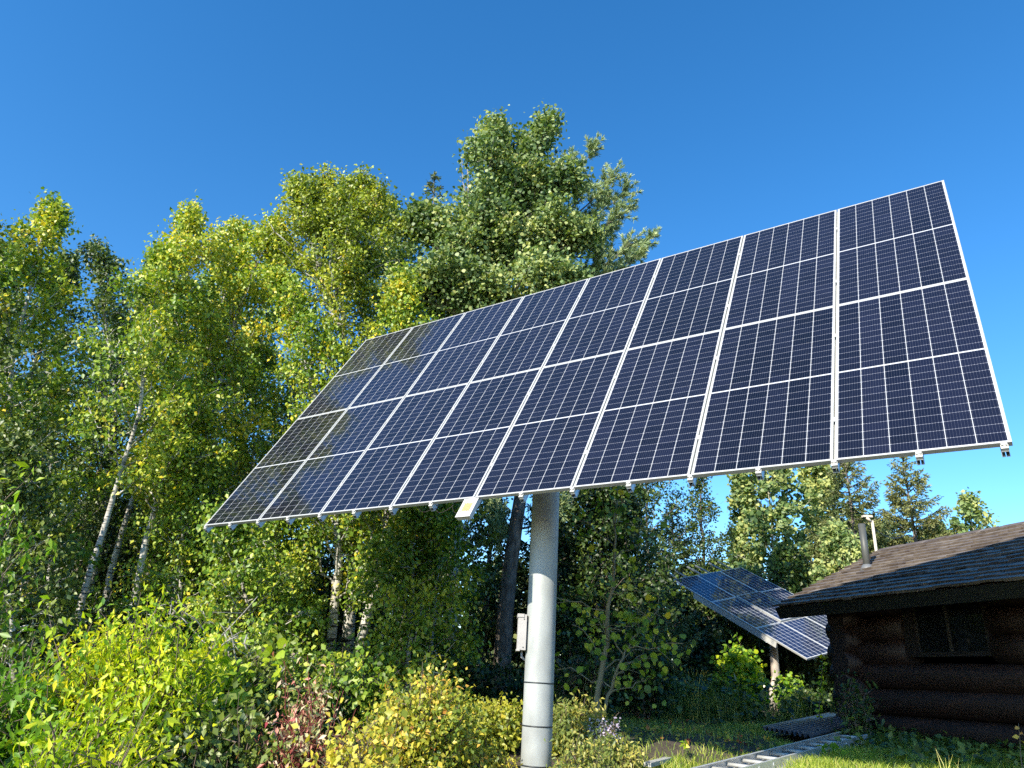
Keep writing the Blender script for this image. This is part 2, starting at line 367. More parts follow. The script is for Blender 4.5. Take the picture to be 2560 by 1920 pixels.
# ------------------------------------------------------------------ ground
def terrain():
    g = np.concatenate([np.linspace(-400, -20, 14), np.linspace(-16, 20, 110), np.linspace(26, 400, 14)])
    gy = np.concatenate([np.linspace(-300, -6, 10), np.linspace(-4, 30, 110), np.linspace(36, 500, 14)])
    X, Y = np.meshgrid(g, gy); Z = ground_z(X, np.minimum(Y, 60))
    V = np.stack([X, Y, Z], -1).reshape(-1, 3); n = len(g); m_ = len(gy)
    i = (np.arange(m_ - 1)[:, None] * n + np.arange(n - 1)[None]).ravel()
    return V, np.stack([i, i + 1, i + n + 1, i + n], 1)
m, nt, b, o = mat('forest_floor'); n = NM(nt)
tc = nt.nodes.new('ShaderNodeTexCoord'); nz = nt.nodes.new('ShaderNodeTexNoise'); nz.inputs['Scale'].default_value = 1.1; nz.inputs['Detail'].default_value = 10
n2 = nt.nodes.new('ShaderNodeTexNoise'); n2.inputs['Scale'].default_value = 26; n2.inputs['Detail'].default_value = 8
nt.links.new(tc.outputs['Object'], nz.inputs['Vector']); nt.links.new(tc.outputs['Object'], n2.inputs['Vector'])
r = nt.nodes.new('ShaderNodeValToRGB'); e = r.color_ramp.elements
e[0].position = .35; e[0].color = (.040, .030, .022, 1); e[1].position = .75; e[1].color = (.07, .08, .03, 1); x = e.new(.5); x.color = (.085, .066, .045, 1)
nt.links.new(n.op('ADD', n.op('MULTIPLY', nz.outputs[0], .55), n.op('MULTIPLY', n2.outputs[0], .45)), r.inputs[0]); nt.links.new(r.outputs[0], b.inputs['Base Color'])
b.inputs['Roughness'].default_value = .95
bp = nt.nodes.new('ShaderNodeBump'); bp.inputs['Strength'].default_value = .7; bp.inputs['Distance'].default_value = .03
nt.links.new(n2.outputs[0], bp.inputs['Height']); nt.links.new(bp.outputs[0], b.inputs['Normal'])
V, F = terrain(); g = mk('ground', V, F, m, smooth=True); tag(g, kind='structure')

# ------------------------------------------------------------------ log cabin
E0 = np.array([4.77146429, 12.74305254, 2.9555944]); dC = np.array([.273, -.962, 0]); nC = np.array([.962, .273, 0])
LC = 8.6; RW, RH = 2.44, 1.214       # half span, rise
OV = .6
def C(s, w, z):   # s along the eave towards the camera, w inward, z height
    return np.array([E0[0], E0[1], 0]) + dC * s + nC * w + np.array([0, 0, z])
def TC(V): return np.array([E0[0], E0[1], 0]) + V[:, :1] * dC + V[:, 1:2] * nC + V[:, 2:3] * np.array([0, 0, 1.0])
LOG = simple('brown_stained_log', (.022, .010, .0075), .6, noise=.0, nscale=3.0, vec=(1.5, 1.5, 14), col2=(.047, .022, .015), bump=.25, lo=.3, hi=.75)
LOGEND = simple('log_end_grain', (.020, .010, .008), .8, noise=.35, nscale=14)
FASCIA = simple('dark_painted_fascia', (.020, .021, .018), .6, noise=.12, nscale=4)
SHING = None
m, nt, b, o = mat('weathered_cedar_shakes'); n = NM(nt)
at_ = nt.nodes.new('ShaderNodeAttribute'); at_.attribute_name = 'tint'
r = nt.nodes.new('ShaderNodeValToRGB'); e = r.color_ramp.elements
e[0].position = 0; e[0].color = (.075, .052, .038, 1); e[1].position = 1; e[1].color = (.28, .24, .20, 1); x = e.new(.5); x.color = (.165, .135, .112, 1)
tc = nt.nodes.new('ShaderNodeTexCoord'); nz = nt.nodes.new('ShaderNodeTexNoise'); nz.inputs['Scale'].default_value = 9; nz.inputs['Detail'].default_value = 8
nt.links.new(tc.outputs['Object'], nz.inputs['Vector']); nt.links.new(n.op('ADD', at_.outputs['Fac'], n.op('MULTIPLY', n.op('SUBTRACT', nz.outputs[0], .5), .9)), r.inputs[0])
nt.links.new(r.outputs[0], b.inputs['Base Color']); b.inputs['Roughness'].default_value = .62
bp = nt.nodes.new('ShaderNodeBump'); bp.inputs['Strength'].default_value = .5; bp.inputs['Distance'].default_value = .01
nt.links.new(nz.outputs[0], bp.inputs['Height']); nt.links.new(bp.outputs[0], b.inputs['Normal']); SHING = m

cc = C(LC / 2, RW, 1.1)
cabin = thing('log_cabin', 'brown log cabin with weathered shake roof at the edge of the lawn', 'cabin', (cc[0], cc[1], 1.1))
rng = np.random.RandomState(5)
LP = .345; Z0 = 1.055; rl = .185
def logwall(name, w, s0, s1, zoff, axis, nlog, gaps=None):
    b = MB()
    for k in range(nlog):
        z = Z0 + zoff + LP * (k + .5) + .0
        segs = [(s0, s1)]
        if gaps and gaps[2] < z < gaps[3]: segs = [(s0, gaps[0]), (gaps[1], s1)]
        for a0, a1 in segs:
            nn = max(3, int((a1 - a0) / .35)); ss = np.linspace(a0, a1, nn)
            ph = rng.rand() * 6
            rr = rl * (1 + .03 * np.sin(ss * .9 + ph) + .012 * rng.randn(nn)); zz_ = z + .018 * np.sin(ss * .7 + ph * 2)
            P = np.array([C(s, w, q) if axis == 0 else C(w, s, q) for s, q in zip(ss, zz_)])
            m0 = len(b.m); b.tube(P, rr, 20); b.m[-1] = 1; b.m[-2] = 1
    return b.build(name, [LOG, LOGEND], cabin)
SG = 1.0                                             # gable wall line (s)
win = (2.12, 3.50, 2.24, 2.96)
endr = rng.rand(8) * .12
logwall('log_wall', OV + rl - .02, SG - .50, LC - .6, 0.0, 0, 6, win)
logwall('log_wall', SG, OV + rl - .40, 2 * RW - OV - rl + .40, -LP / 2, 1, 6)
logwall('log_wall', 2 * RW - OV - rl, SG - .5, LC - .6, 0.0, 0, 6)
logwall('log_wall', LC - 1.1, OV + rl - .40, 2 * RW - OV - rl + .40, -LP / 2, 1, 6)
# foundation sill line
b = MB(); b.box((SG, OV + .06, .75), (LC - 1.1, OV + .14, Z0 + .02), TC); b.build('foundation', simple('dark_concrete', (.10, .09, .08), .9, noise=.2), cabin)  # plain dark grey concrete with slight noise
# gable boards
for nm, s in (('gable', SG), ('gable', LC - 1.1)):
    b = MB(); zt = Z0 + 6 * LP - .05
    P = [(s - .05, .75, zt - .25), (s - .05, 2 * RW - .75, zt - .25), (s - .05, 2 * RW - .45, 2.96 + .12), (s - .05, RW, 2.9556 + RH - .06), (s - .05, .45, 2.96 + .12)]
    P = np.array(P); Q = P + np.array([.10, 0, 0]); V = TC(np.concatenate([P, Q])); b.add(V, [(4, 3, 2, 1, 0), (5, 6, 7, 8, 9)] + [(i, (i + 1) % 5, (i + 1) % 5 + 5, i + 5) for i in range(5)])
    b.build(nm, LOG, cabin)
# roof: deck + shakes, both slopes
sl = math.hypot(RW, RH); ca, sa = RW / sl, RH / sl
roofb = MB()
def TR(side):
    def f(V):   # V: x along s, y up the slope from the eave, z off the slope
        w = V[:, 1] * ca - V[:, 2] * sa; z = 2.9556 + V[:, 1] * sa + V[:, 2] * ca
        if side: w = 2 * RW - w
        return TC(np.stack([V[:, 0], w, z], 1))
    return f
for side in (0, 1):
    roofb.box((.02, .02, -.06), (LC, sl - .01, -.012), TR(side), a=.2)
    nc = 15; ex = sl / nc
    for c in range(nc):
        s = -.02 - rng.rand() * .1
        jog = .012 * rng.randn()
        while s < LC:
            w = .12 + rng.rand() * .16; y0 = c * ex - .02 + rng.randn() * .006 + .010 * math.sin(s * 2.1 + c) + jog; th = .030 + rng.rand() * .012
            sl_ = max(s, -.02); e_ = min(s + w - .004, LC + .02)
            if e_ > sl_ + .01:
                lift = .044 + rng.rand() * .016
                V = np.array([(sl_, y0, lift - th), (e_, y0 + rng.randn() * .004, lift - th + rng.randn() * .003), (e_, y0 + ex * 1.7, -.008), (sl_, y0 + ex * 1.7, -.008),
                              (sl_, y0, lift), (e_, y0, lift + rng.randn() * .003), (e_, min(y0 + ex * 1.7, sl + .02), .004), (sl_, min(y0 + ex * 1.7, sl + .02), .004)], float)
                V[:, 1] = np.minimum(V[:, 1], sl + .02)
                roofb.add(TR(side)(V), [(0, 3, 2, 1), (4, 5, 6, 7), (0, 1, 5, 4), (1, 2, 6, 5), (3, 0, 4, 7)], 0, False, float(np.clip(.45 + rng.randn() * .15, 0, 1)))
            s += w
# ridge caps
s = 0.0
while s < LC:
    for side in (0, 1):
        roofb.box((s, sl - .13, .012), (s + .24, sl + .012, .034 + rng.rand() * .012), TR(side), a=float(rng.rand() * .6 + .1))
    s += .16
roof = roofb.build('roof', SHING, cabin, attr='tint')
fb = MB()
for side in (0, 1):
    fb.box((.0, .0, -.20), (LC, .035, -.0125), TR(side))
    fb.box((.015, .04, -.17), (.045, sl - .0, -.0615), TR(side)); fb.box((LC - .05, .04, -.17), (LC - .02, sl - .0, -.0615), TR(side))
fb.build('fascia', FASCIA, roof)
rf = MB()
for k in range(14):
    s = .35 + k * .6
    for side in (0, 1): rf.box((s, .05, -.17), (s + .05, sl - .02, -.0605), TR(side))
rf.build('rafter', LOG, roof)
# vent pipe
pb = np.array([6.31, 12.40, 3.64]); rt = ray(2155.7, 1310); 
hp = EYE[2] + rt[2] * (np.hypot(pb[0], pb[1]) / np.hypot(rt[0], rt[1])) - pb[2]
b = MB(); b.tube([pb + [0, 0, -.1], pb + [0, 0, hp]], .058, 20); vp = b.build('vent_pipe', simple('grey_vent_pipe', (.085, .09, .085), .5, noise=.12, nscale=5), roof)
b = MB(); b.tube([pb + [0, 0, -.03], pb + [0, 0, .05], pb + [0, 0, .09]], [.14, .09, .062], 20)
fV = TR(0)(np.array([(-.2, -.2, 0)])); 
b.build('flashing', simple('grey_rubber_flashing', (.16, .17, .18), .5), vp)
# window
wz0, wz1 = 2.24, 2.86; ws0, ws1 = 2.12, 3.50; ww = OV + .02
WF = simple('dark_window_trim', (.016, .010, .009), .6); WF2 = simple('grey_window_bar', (.045, .036, .03), .5)
b = MB()
b.box((ws0, ww, wz0 - .06), (ws0 + .17, ww + .2, wz1 + .06), TC); b.box((ws1 - .05, ww, wz0 - .06), (ws1, ww + .2, wz1 + .06), TC)
b.box((ws0 + .17, ww + .01, wz0 - .06), (ws1 - .05, ww + .19, wz0), TC); b.box((ws0 + .17, ww + .01, wz1), (ws1 - .05, ww + .19, wz1 + .06), TC)
wo = b.build('window', WF, cabin)
b = MB(); b.box((ws0 + .72, ww + .03, wz0), (ws0 + .76, ww + .07, wz1), TC); b.build('window_bar', WF2, wo); b = MB(); b.box((ws0 + .17, ww + .05, wz0), (ws0 + .20, ww + .075, wz1), TC); b.build('window_bar', WF2, wo)
m, nt, bb_, o = mat('dark_window_glass'); bb_.inputs['Base Color'].default_value = (.012, .013, .015, 1); bb_.inputs['Roughness'].default_value = .04
b = MB(); b.box((ws0 + .20, ww + .06, wz0), (ws0 + .72, ww + .066, wz1), TC); b.box((ws0 + .76, ww + .045, wz0), (ws1 - .05, ww + .051, wz1), TC); b.build('pane', m, wo)
# ------------------------------------------------------------------ mast behind the ridge
mb_ = at(2191, 1380, 14.6); mt_ = at(2178, 1302, 14.6); gm = float(ground_z(mb_[0], mb_[1]))
mast = thing('antenna_mast', 'thin cream mast with a small capped head rising behind the roof ridge', 'mast', (mb_[0], mb_[1], gm))
CREAM = simple('cream_plastic', (.66, .58, .46), .5)
b = MB(); b.tube([(mb_[0], mb_[1], gm), (mb_[0], mb_[1], mt_[2])], .028, 12); b.build('post', CREAM, mast)
b = MB(); b.tube([(mb_[0] - .03, mb_[1], mt_[2] - .02), (mb_[0] - .12, mb_[1] - .02, mt_[2] + .07)], .03, 10); b.box((mb_[0] - .19, mb_[1] - .05, mt_[2] + .065), (mb_[0] + .0, mb_[1] + .05, mt_[2] + .105)); b.build('mast_head', CREAM, mast)
b = MB(); p_ = np.array([mb_[0], mb_[1], mt_[2] - .15]); q_ = at(2260, 1340, 17.0); t_ = np.linspace(0, 1, 10)[:, None]; b.tube(p_ + (q_ - p_) * t_ - np.array([0, 0, .12]) * np.sin(t_ * math.pi), .008, 5); b.build('wire', STRAP, mast)

# ------------------------------------------------------------------ ladder on the grass
la = at(1660, 1976, 6.7); lb = at(2176, 1836, 9.75)
la[2] += .0
dL = lb - la; LL = np.linalg.norm(dL); dL /= LL; sL = np.cross(dL, [0, 0, 1.0]); sL /= np.linalg.norm(sL); sL = -sL; zL = np.cross(sL, dL) ; zL = zL if zL[2] > 0 else -zL
lad = thing('extension_ladder', 'long aluminium extension ladder lying flat on the grass beside the cabin', 'ladder', tuple(la))
LAL = simple('ladder_aluminium', (.60, .60, .58), .35, .35, noise=.08, nscale=10)
def TL(V): return la + V[:, :1] * dL + V[:, 1:2] * sL + V[:, 2:3] * zL
for nm, z0, off, W0, l0, l1 in (('base_section', -.175, 0.0, .42, -.6, LL - .5), ('fly_section', -.085, .03, .36, -.3, LL)):
    b = MB()
    for sd in (0, 1):
        y = off + sd * W0; sg = -1 if sd else 1
        b.box((l0, min(y, y + sg * .004), z0), (l1, max(y, y + sg * .004), z0 + .08), TL)
        b.box((l0, min(y, y + sg * .03), z0 + .08), (l1, max(y, y + sg * .03), z0 + .084), TL); b.box((l0, min(y, y + sg * .03), z0 - .004), (l1, max(y, y + sg * .03), z0), TL)
    sec = b.build(nm, LAL, lad)
    x = l0 + .15
    while x < l1 - .05:
        b = MB(); b.tube(TL(np.array([(x, off - .006, z0 + .04), (x, off + W0 + .006, z0 + .04)])), .019, 10); b.build('rung', LAL, sec)
        x += .305
# corrugated sheet
zA = at(1903, 1822, 9.0); zB = at(2072, 1784, 12.0); zC = at(2187, 1793, 10.9); zD = at(2030, 1842, 8.7)
zA = EYE + ray(1903, 1820) * 9.6; zB = EYE + ray(2072, 1784) * 12.3; zC = EYE + ray(2190, 1795) * 10.6; zD = EYE + ray(2030, 1842) * 9.0
nu, nv = 12, 120
U_, V_ = np.meshgrid(np.linspace(0, 1, nu), np.linspace(0, 1, nv))
P = (zA * (1 - U_[..., None]) + zB * U_[..., None]) * (1 - V_[..., None]) + (zD * (1 - U_[..., None]) + zC * U_[..., None]) * V_[..., None]
P[..., 2] += .026 * np.sin(V_ * 2 * math.pi * 10); P = P.reshape(-1, 3)
i = (np.arange(nv - 1)[:, None] * nu + np.arange(nu - 1)[None]).ravel(); F = np.stack([i, i + 1, i + nu + 1, i + nu], 1)
P2 = P - np.array([0, 0, .002]); F2 = F[:, ::-1] + len(P)
sh = mk('corrugated_sheet', np.concatenate([P, P2]), np.concatenate([F, F2]), simple('dull_roofing_metal', (.22, .20, .21), .3, .4, noise=.25, nscale=4), smooth=True, loc=zD)
tag(sh, 'corrugated metal roofing sheet lying on the ground by the cabin corner', 'metal sheet')
# pale board in the grass
q0 = atz(1618, 1912, .86); q1 = atz(1672, 1898, .88)
b = MB(); d_ = q1 - q0; s__ = np.cross(d_, [0, 0, 1.0]); s__ /= np.linalg.norm(s__); b.box((0, -.04, -.02), (1, .04, .02), lambda V: q0 + V[:, :1] * d_ + V[:, 1:2] * s__ + V[:, 2:3] * np.array([0, 0, 1.0]))
tag(b.build('board', simple('grey_board', (.42, .42, .40), .7, noise=.15), loc=q0), 'short pale board lying in the sunlit grass', 'board')

# ------------------------------------------------------------------ foliage tools
# leaf templates: x across, y along, z off the blade (unit length)
LEAF5 = (np.array([(0, 0, 0), (-.36, .42, .10), (0, 1, -.06), (.36, .42, .10), (0, .45, 0)]), np.array([(0, 4, 2, 1), (0, 3, 2, 4)]))
LANCE = (np.array([(0, 0, 0), (-.19, .40, .06), (0, 1, -.18), (.19, .40, .06), (0, .42, 0)]), np.array([(0, 4, 2, 1), (0, 3, 2, 4)]))
ROUND = (np.array([(0, 0, 0), (-.40, .22, .05), (-.42, .62, .05), (0, 1, -.03), (.42, .62, .08), (.40, .22, .08)]), np.array([(0, 5, 2, 1), (5, 4, 3, 2)]))
NEED = (np.array([(-.16, 0, 0), (.16, 0, 0), (.10, 1, -.08), (-.10, 1, -.08)]), np.array([(0, 1, 2, 3)]))
TUFT = (np.array([(-.045, 0, 0), (.045, 0, 0), (.02, 1, -.10), (-.02, 1, -.10)]), np.array([(0, 1, 2, 3)]))
def unit(a): return a / (np.linalg.norm(a, axis=-1, keepdims=True) + 1e-9)
LB = 1.25
def leafcloud(rng, pos, size, tmpl, direc=None, upb=.35, sunb=.8, droop=.35, nrand=.75, tint=None):
    """blades at pos; direc = preferred length direction"""
    n = len(pos); d = rng.randn(n, 3); d[:, 2] -= droop * 2
    if direc is not None: d = d * .55 + unit(direc) * 1.6
    d = unit(d)
    nr = rng.randn(n, 3) * nrand; nr[:, 2] += upb; nr += SUN * sunb
    nr -= d * np.sum(nr * d, 1, keepdims=True); nr = unit(nr); sd = np.cross(d, nr)
    T, F = tmpl; sz = np.asarray(size).reshape(-1, 1, 1) * np.ones((n, 1, 1))
    V = pos[:, None] + sz * (T[None, :, :1] * sd[:, None] + T[None, :, 1:2] * d[:, None] + T[None, :, 2:3] * nr[:, None])
    k = len(T); FF = (F[None] + (np.arange(n) * k)[:, None, None]).reshape(-1, F.shape[1])
    return V.reshape(-1, 3), FF, np.repeat(tint, len(F))
def poly_at(P, t):
    P = np.asarray(P, float); s = np.concatenate([[0], np.cumsum(np.linalg.norm(np.diff(P, axis=0), axis=1))]); s /= s[-1]
    return np.array([np.interp(t, s, P[:, i]) for i in range(3)]).T
PROF = {
    'birch': lambda t: (np.sin(math.pi * min(1, .12 + .88 * t ** .75)) ** .6) * .9 + .1 * (1 - t),
    'aspen': lambda t: (np.sin(math.pi * min(1, .18 + .82 * t ** .8)) ** .7),
    'col': lambda t: .85 * (1 - t ** 3) + .12,
    'cone': lambda t: (1 - t) ** .85 + .03,
    'oval': lambda t: math.sqrt(max(.02, 1 - (2 * t - .9) ** 2 / 1.25)),
}
def curve(P, n=14, rng=None, w=0.0):
    P = np.asarray(P, float); t = np.linspace(0, 1, n); Q = poly_at(P, t)
    for _ in range(2): Q[1:-1] = .25 * Q[:-2] + .5 * Q[1:-1] + .25 * Q[2:]
    if rng is not None and w: Q[1:-1, :2] += rng.randn(n - 2, 2) * w
    return Q
def deciduous(name, label, cat, trunks, r0, wood, leafm, seed, t0=.3, n=34, R=1.6, prof='birch', up=45, bend=-.1, subs=5, per=19, lsize=.08, tmpl=LEAF5,
              sig=.10, tint=(.45, .22), group=None, droop=.4, fork=None, sub_r=.012, lit=None, tint_top=0.0, sunb=.95):
    """trunks: list of polylines (world); the first starts on the ground"""
    rng = np.random.RandomState(seed); base = trunks[0][0]
    if base[1] < 16.5: lsize *= .92; per = int(per * 1.55)
    th = thing(name, label, cat, tuple(base), group)
    tw = MB(); bw = MB(); pos = []; tn = []; dr = []
    for ti, P in enumerate(trunks):
        Q = curve(P, 16, rng, .02); L = np.linalg.norm(Q[-1] - Q[0]); rr = (r0 if ti == 0 else r0 * .62) * (1 - np.linspace(0, 1, 16) ** 1.1 * .93)
        if ti == 0: Q[0, 2] -= .25; rr[0] *= 1.35
        tw.tube(Q, rr, 10)
        tt0 = t0 if ti == 0 else .12
        nn = n if ti == 0 else int(n * .7)
        for i in range(nn):
            t = tt0 + (1 - tt0) * ((i + rng.rand()) / nn); q = (t - tt0) / (1 - tt0)
            p = poly_at(Q, [t])[0]; az = i * 2.39996 + rng.randn() * .35; el = math.radians(up + rng.randn() * 12 + 18 * q)
            Lr = R * PROF[prof](q) * (.72 + .5 * rng.rand())
            h = np.array([math.cos(az), math.sin(az), 0]); s = np.linspace(0, 1, 6)[:, None]
            B = p + Lr * s * (math.cos(el) * h + math.sin(el) * np.array([0, 0, 1.0])) + np.array([0, 0, 1.0]) * bend * Lr * s ** 2
            B[1:] += rng.randn(5, 3) * .035 * Lr
            br = max(.010, r0 * .30 * (1 - q * .7)); bw.tube(B, np.linspace(br, .005, 6), 5, cap=False)
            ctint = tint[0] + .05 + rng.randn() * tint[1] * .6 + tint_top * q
            ends = []
            for k in range(subs):
                sk = .25 + .75 * (k + rng.rand()) / subs; b0 = poly_at(B, [sk])[0]
                dd = unit(B[-1] - B[0]) * .6 + rng.randn(3) * .65 + np.array([0, 0, .15]); dd = unit(dd)
                Ls = (.16 + .34 * Lr * (1.15 - sk)) * (.7 + .6 * rng.rand()); s3 = np.linspace(0, 1, 3)[:, None]
                Bs = b0 + dd * Ls * s3 + np.array([0, 0, -.25 * droop]) * Ls * s3 ** 2
                bw.tube(Bs, [sub_r * .6, .004, .002], 3, cap=False)
                for u_ in (.4, .7, 1.0): ends.append((poly_at(Bs, [u_])[0], dd))
            ends.append((B[-1], unit(B[-1] - B[-2])))
            for e_, dd in ends:
                m_ = max(2, int(per * 1.9 * (.4 + rng.rand() * 1.1) / 3.0))
                pp = e_ + rng.randn(m_, 3) * sig; pp[:, 2] -= abs(rng.randn(m_)) * sig * droop
                pos.append(pp); tn.append(ctint + rng.randn(m_) * tint[1] * .95 + (rng.rand(m_) < .03) * .3); dr.append(np.repeat(dd[None], m_, 0))
        # tip tuft
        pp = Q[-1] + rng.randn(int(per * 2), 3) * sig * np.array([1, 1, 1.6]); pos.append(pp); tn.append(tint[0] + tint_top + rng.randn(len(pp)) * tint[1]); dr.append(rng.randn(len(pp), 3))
    tw.build('trunk', wood, th); bw.build('branch', wood, th)
    pos = np.concatenate(pos); tn = np.clip(np.concatenate(tn), 0, 1)
    sz = lsize * (.65 + .7 * rng.rand(len(pos)))
    V, F, a = leafcloud(rng, pos, sz, tmpl, droop=droop, tint=tn, sunb=sunb)
    mk('crown', V, F, leafm, th, attrs={'tint': a})
    STATS.append((label, len(pos)))
    return th
STATS = []
def conifer(name, label, cat, base, tip, r0, wood, leafm, seed, t0=.06, n=60, R=1.8, droop=-.15, up=5, step=.07, nsz=.11, group=None, tint=(.45, .2), pexp=.85, dens=1.0, dead=0):
    rng = np.random.RandomState(seed); th = thing(name, label, cat, tuple(base), group); tw = MB(); bw = MB()
    Q = curve([np.array(base) - [0, 0, .2], tip], 10, rng, .01); tw.tube(Q, r0 * (1 - np.linspace(0, 1, 10) * .95), 8)
    H = np.linalg.norm(np.array(tip) - base); pos = []; dr = []; tn = []
    for i in range(n):
        t = t0 + (1 - t0) * ((i + rng.rand() * .8) / n) ** .92; q = (t - t0) / (1 - t0); p = poly_at(Q, [t])[0]
        az = i * 2.39996 + rng.randn() * .25; el = math.radians(up + 28 * q + rng.randn() * 6); Lr = R * ((1 - q) ** pexp + .04) * (.75 + .45 * rng.rand())
        h = np.array([math.cos(az), math.sin(az), 0]); s = np.linspace(0, 1, 6)[:, None]
        B = p + Lr * s * (math.cos(el) * h + math.sin(el) * np.array([0, 0, 1.0])) + np.array([0, 0, 1.0]) * Lr * (droop * np.sin(s * math.pi) * (1 - q) + .08 * s ** 3)
        bw.tube(B, np.linspace(max(.008, r0 * .18), .004, 6), 4, cap=False); ct = tint[0] + rng.randn() * tint[1] * .5
        sd = np.cross(h, [0, 0, 1.0])
        nb = max(3, int(Lr / (.085 if step > .05 else .05)))
        if i < dead * n: nb = 0
        for k in range(nb):
            sk = .18 + .82 * (k + rng.rand()) / nb; b0 = poly_at(B, [sk])[0]; Ls = (.12 + .36 * Lr * (1.05 - sk)) * (.6 + .6 * rng.rand()) * .85
            for sg in (-1, 1):
                dd = unit(sd * sg * .8 + h * .75 + np.array([0, 0, -.18 + .1 * rng.randn()])); m_ = max(2, int(Ls / step * dens)); u = np.linspace(.05, 1, m_)[:, None]
                pos.append(b0 + dd * Ls * u + rng.randn(m_, 3) * .015 - np.array([0, 0, .15]) * Ls * u ** 2); dr.append(np.repeat(dd[None], m_, 0)); tn.append(ct + rng.randn(m_) * tint[1] * .5)
    # leader
    m_ = 26; pp = poly_at(Q, 1 - .06 * rng.rand(m_)); pos.append(pp); dr.append(rng.randn(m_, 3) * .5 + [0, 0, .8]); tn.append(np.full(m_, tint[0]))
    pos = np.concatenate(pos); dr = np.concatenate(dr); tn = np.clip(np.concatenate(tn), 0, 1)
    rep = 3; pos = np.repeat(pos, rep, 0); dr = np.repeat(dr, rep, 0) + rng.randn(len(pos), 3) * .45; tn = np.repeat(tn, rep)
    V, F, a = leafcloud(rng, pos, nsz * (.7 + .6 * rng.rand(len(pos))), NEED, direc=dr, droop=0, tint=tn, sunb=.2, nrand=1)
    tw.build('trunk', wood, th); bw.build('branch', wood, th); mk('crown', V, F, leafm, th, attrs={'tint': a}); STATS.append((label, len(pos)))
    return th
def bush(name, label, cat, cx, cy, rx, ry, top, leafm, wood, seed, stems=26, lsize=.08, tmpl=LEAF5, per=9, sig=.10, tint=(.5, .25), droop=.4, base_r=.35, group=None, zb=None, spread=1.0, sub=7, arch=.3, lean=(0, 0), nclump=5, stem_r=.008, topflat=.55):
    rng = np.random.RandomState(seed); z0 = float(ground_z(cx, cy)) if zb is None else zb
    th = thing(name, label, cat, (cx, cy, z0), group); bw = MB(); pos = []; tn = []; dr = []; H = top - z0
    cl = rng.rand(nclump, 2) * 2 - 1; clt = rng.randn(nclump) * tint[1] * .7
    for i in range(stems):
        az = i * 2.39996 + rng.randn() * .3; rad = math.sqrt((i + .5) / stems) * spread
        ex, ey = cx + lean[0] + rx * rad * math.cos(az), cy + lean[1] + ry * rad * math.sin(az)
        ez = z0 + H * (topflat + (1 - topflat) * math.sqrt(max(0, 1 - min(1, rad) ** 2))) * (.66 + .40 * rng.rand() ** .8)
        b0 = np.array([cx + rx * base_r * rad * math.cos(az), cy + ry * base_r * rad * math.sin(az), z0 - .05]); e = np.array([ex, ey, ez])
        s = np.linspace(0, 1, 6)[:, None]; mid = b0 + (e - b0) * s; mid[:, 2] += arch * H * np.sin(s[:, 0] * math.pi) * .5; mid[1:] += rng.randn(5, 3) * .03
        bw.tube(mid, np.linspace(stem_r * 1.5, .003, 6), 5, cap=False)
        loc = np.array([(ex - cx) / rx, (ey - cy) / ry]); ct = tint[0] + clt[np.argmin(((cl - loc) ** 2).sum(1))] + rng.randn() * tint[1] * .3
        for k in range(sub):
            sk = .22 + .78 * (k + rng.rand()) / sub; p = poly_at(mid, [sk])[0]; dd = unit(rng.randn(3) + np.array([0, 0, .35]) + unit(e - b0) * .6)
            Ls = (.12 + .28 * rng.rand()) * min(1.3, H); q = p + dd * Ls; bw.tube([p, (p + q) / 2 + rng.randn(3) * .01, q], [.005, .003, .002], 3, cap=False)
            for u in (.35, .7, 1):
                m_ = max(1, int(per * (.4 + rng.rand()) / 3)); pos.append(p + dd * Ls * u + rng.randn(m_, 3) * sig * .6); tn.append(ct + rng.randn(m_) * tint[1] * .5); dr.append(np.repeat((dd * .4 + rng.randn(3) * .6)[None], m_, 0))
    pos = np.concatenate(pos); tn = np.clip(np.concatenate(tn), 0, 1)
    gz_ = ground_z(pos[:, 0], pos[:, 1]); pos[:, 2] = np.maximum(pos[:, 2], gz_ + .02)
    V, F, a = leafcloud(rng, pos, lsize * (.6 + .8 * rng.rand(len(pos))), tmpl, droop=droop, tint=tn, upb=.5)
    bw.build('stems', wood, th); mk('leaves', V, F, leafm, th, attrs={'tint': a}); STATS.append((label, len(pos)))
    return th
def grounded(P):
    P = [np.array(p, float) for p in P]; b0 = P[0].copy(); b0[2] = float(ground_z(b0[0], b0[1]))
    return [b0] + P if P[0][2] - b0[2] > .15 else [b0] + P[1:]
def path(pts, Y, dY=0.0):
    """pixel list -> world polyline at forward distance Y (+dY spread over its length)"""
    n = len(pts); return grounded([at(px, py, Y + dY * i / max(1, n - 1)) for i, (px, py) in enumerate(pts)])

BIRCH = birchbark('birch_bark'); ASPENB = birchbark('aspen_bark', (.50, .50, .40), (.05, .045, .035))
BARK = simple('rough_brown_bark', (.085, .065, .05), .9, nscale=6, vec=(2.2, 2.2, .8), col2=(.24, .21, .18), bump=.6, lo=.35, hi=.7)
TWIG = simple('grey_brown_twig', (.16, .12, .09), .8); DEAD = simple('dead_grey_wood', (.36, .33, .30), .8, noise=.2); REDTW = simple('red_twig', (.20, .045, .04), .6)
GREEN = leafmat('birch_leaf', [(0, (.030, .062, .010)), (.30, (.075, .140, .012)), (.55, (.185, .240, .022)), (.85, (.31, .31, .035)), (1, (.48, .34, .02))])
GOLD = leafmat('golden_birch_leaf', [(0, (.050, .080, .010)), (.35, (.150, .190, .018)), (.65, (.250, .275, .025)), (.9, (.36, .32, .025)), (1, (.50, .32, .02))])
ASPENL = leafmat('aspen_leaf', [(0, (.030, .060, .020)), (.4, (.080, .125, .038)), (.7, (.160, .205, .075)), (1, (.28, .29, .10))], rough=.48, spec=.4)
DARKL = leafmat('shade_darkened_leaf', [(0, (.009, .022, .005)), (.5, (.025, .050, .010)), (1, (.10, .13, .020))], trans=.2)  # leaf greens darkened so the shade of the wood is in the colour
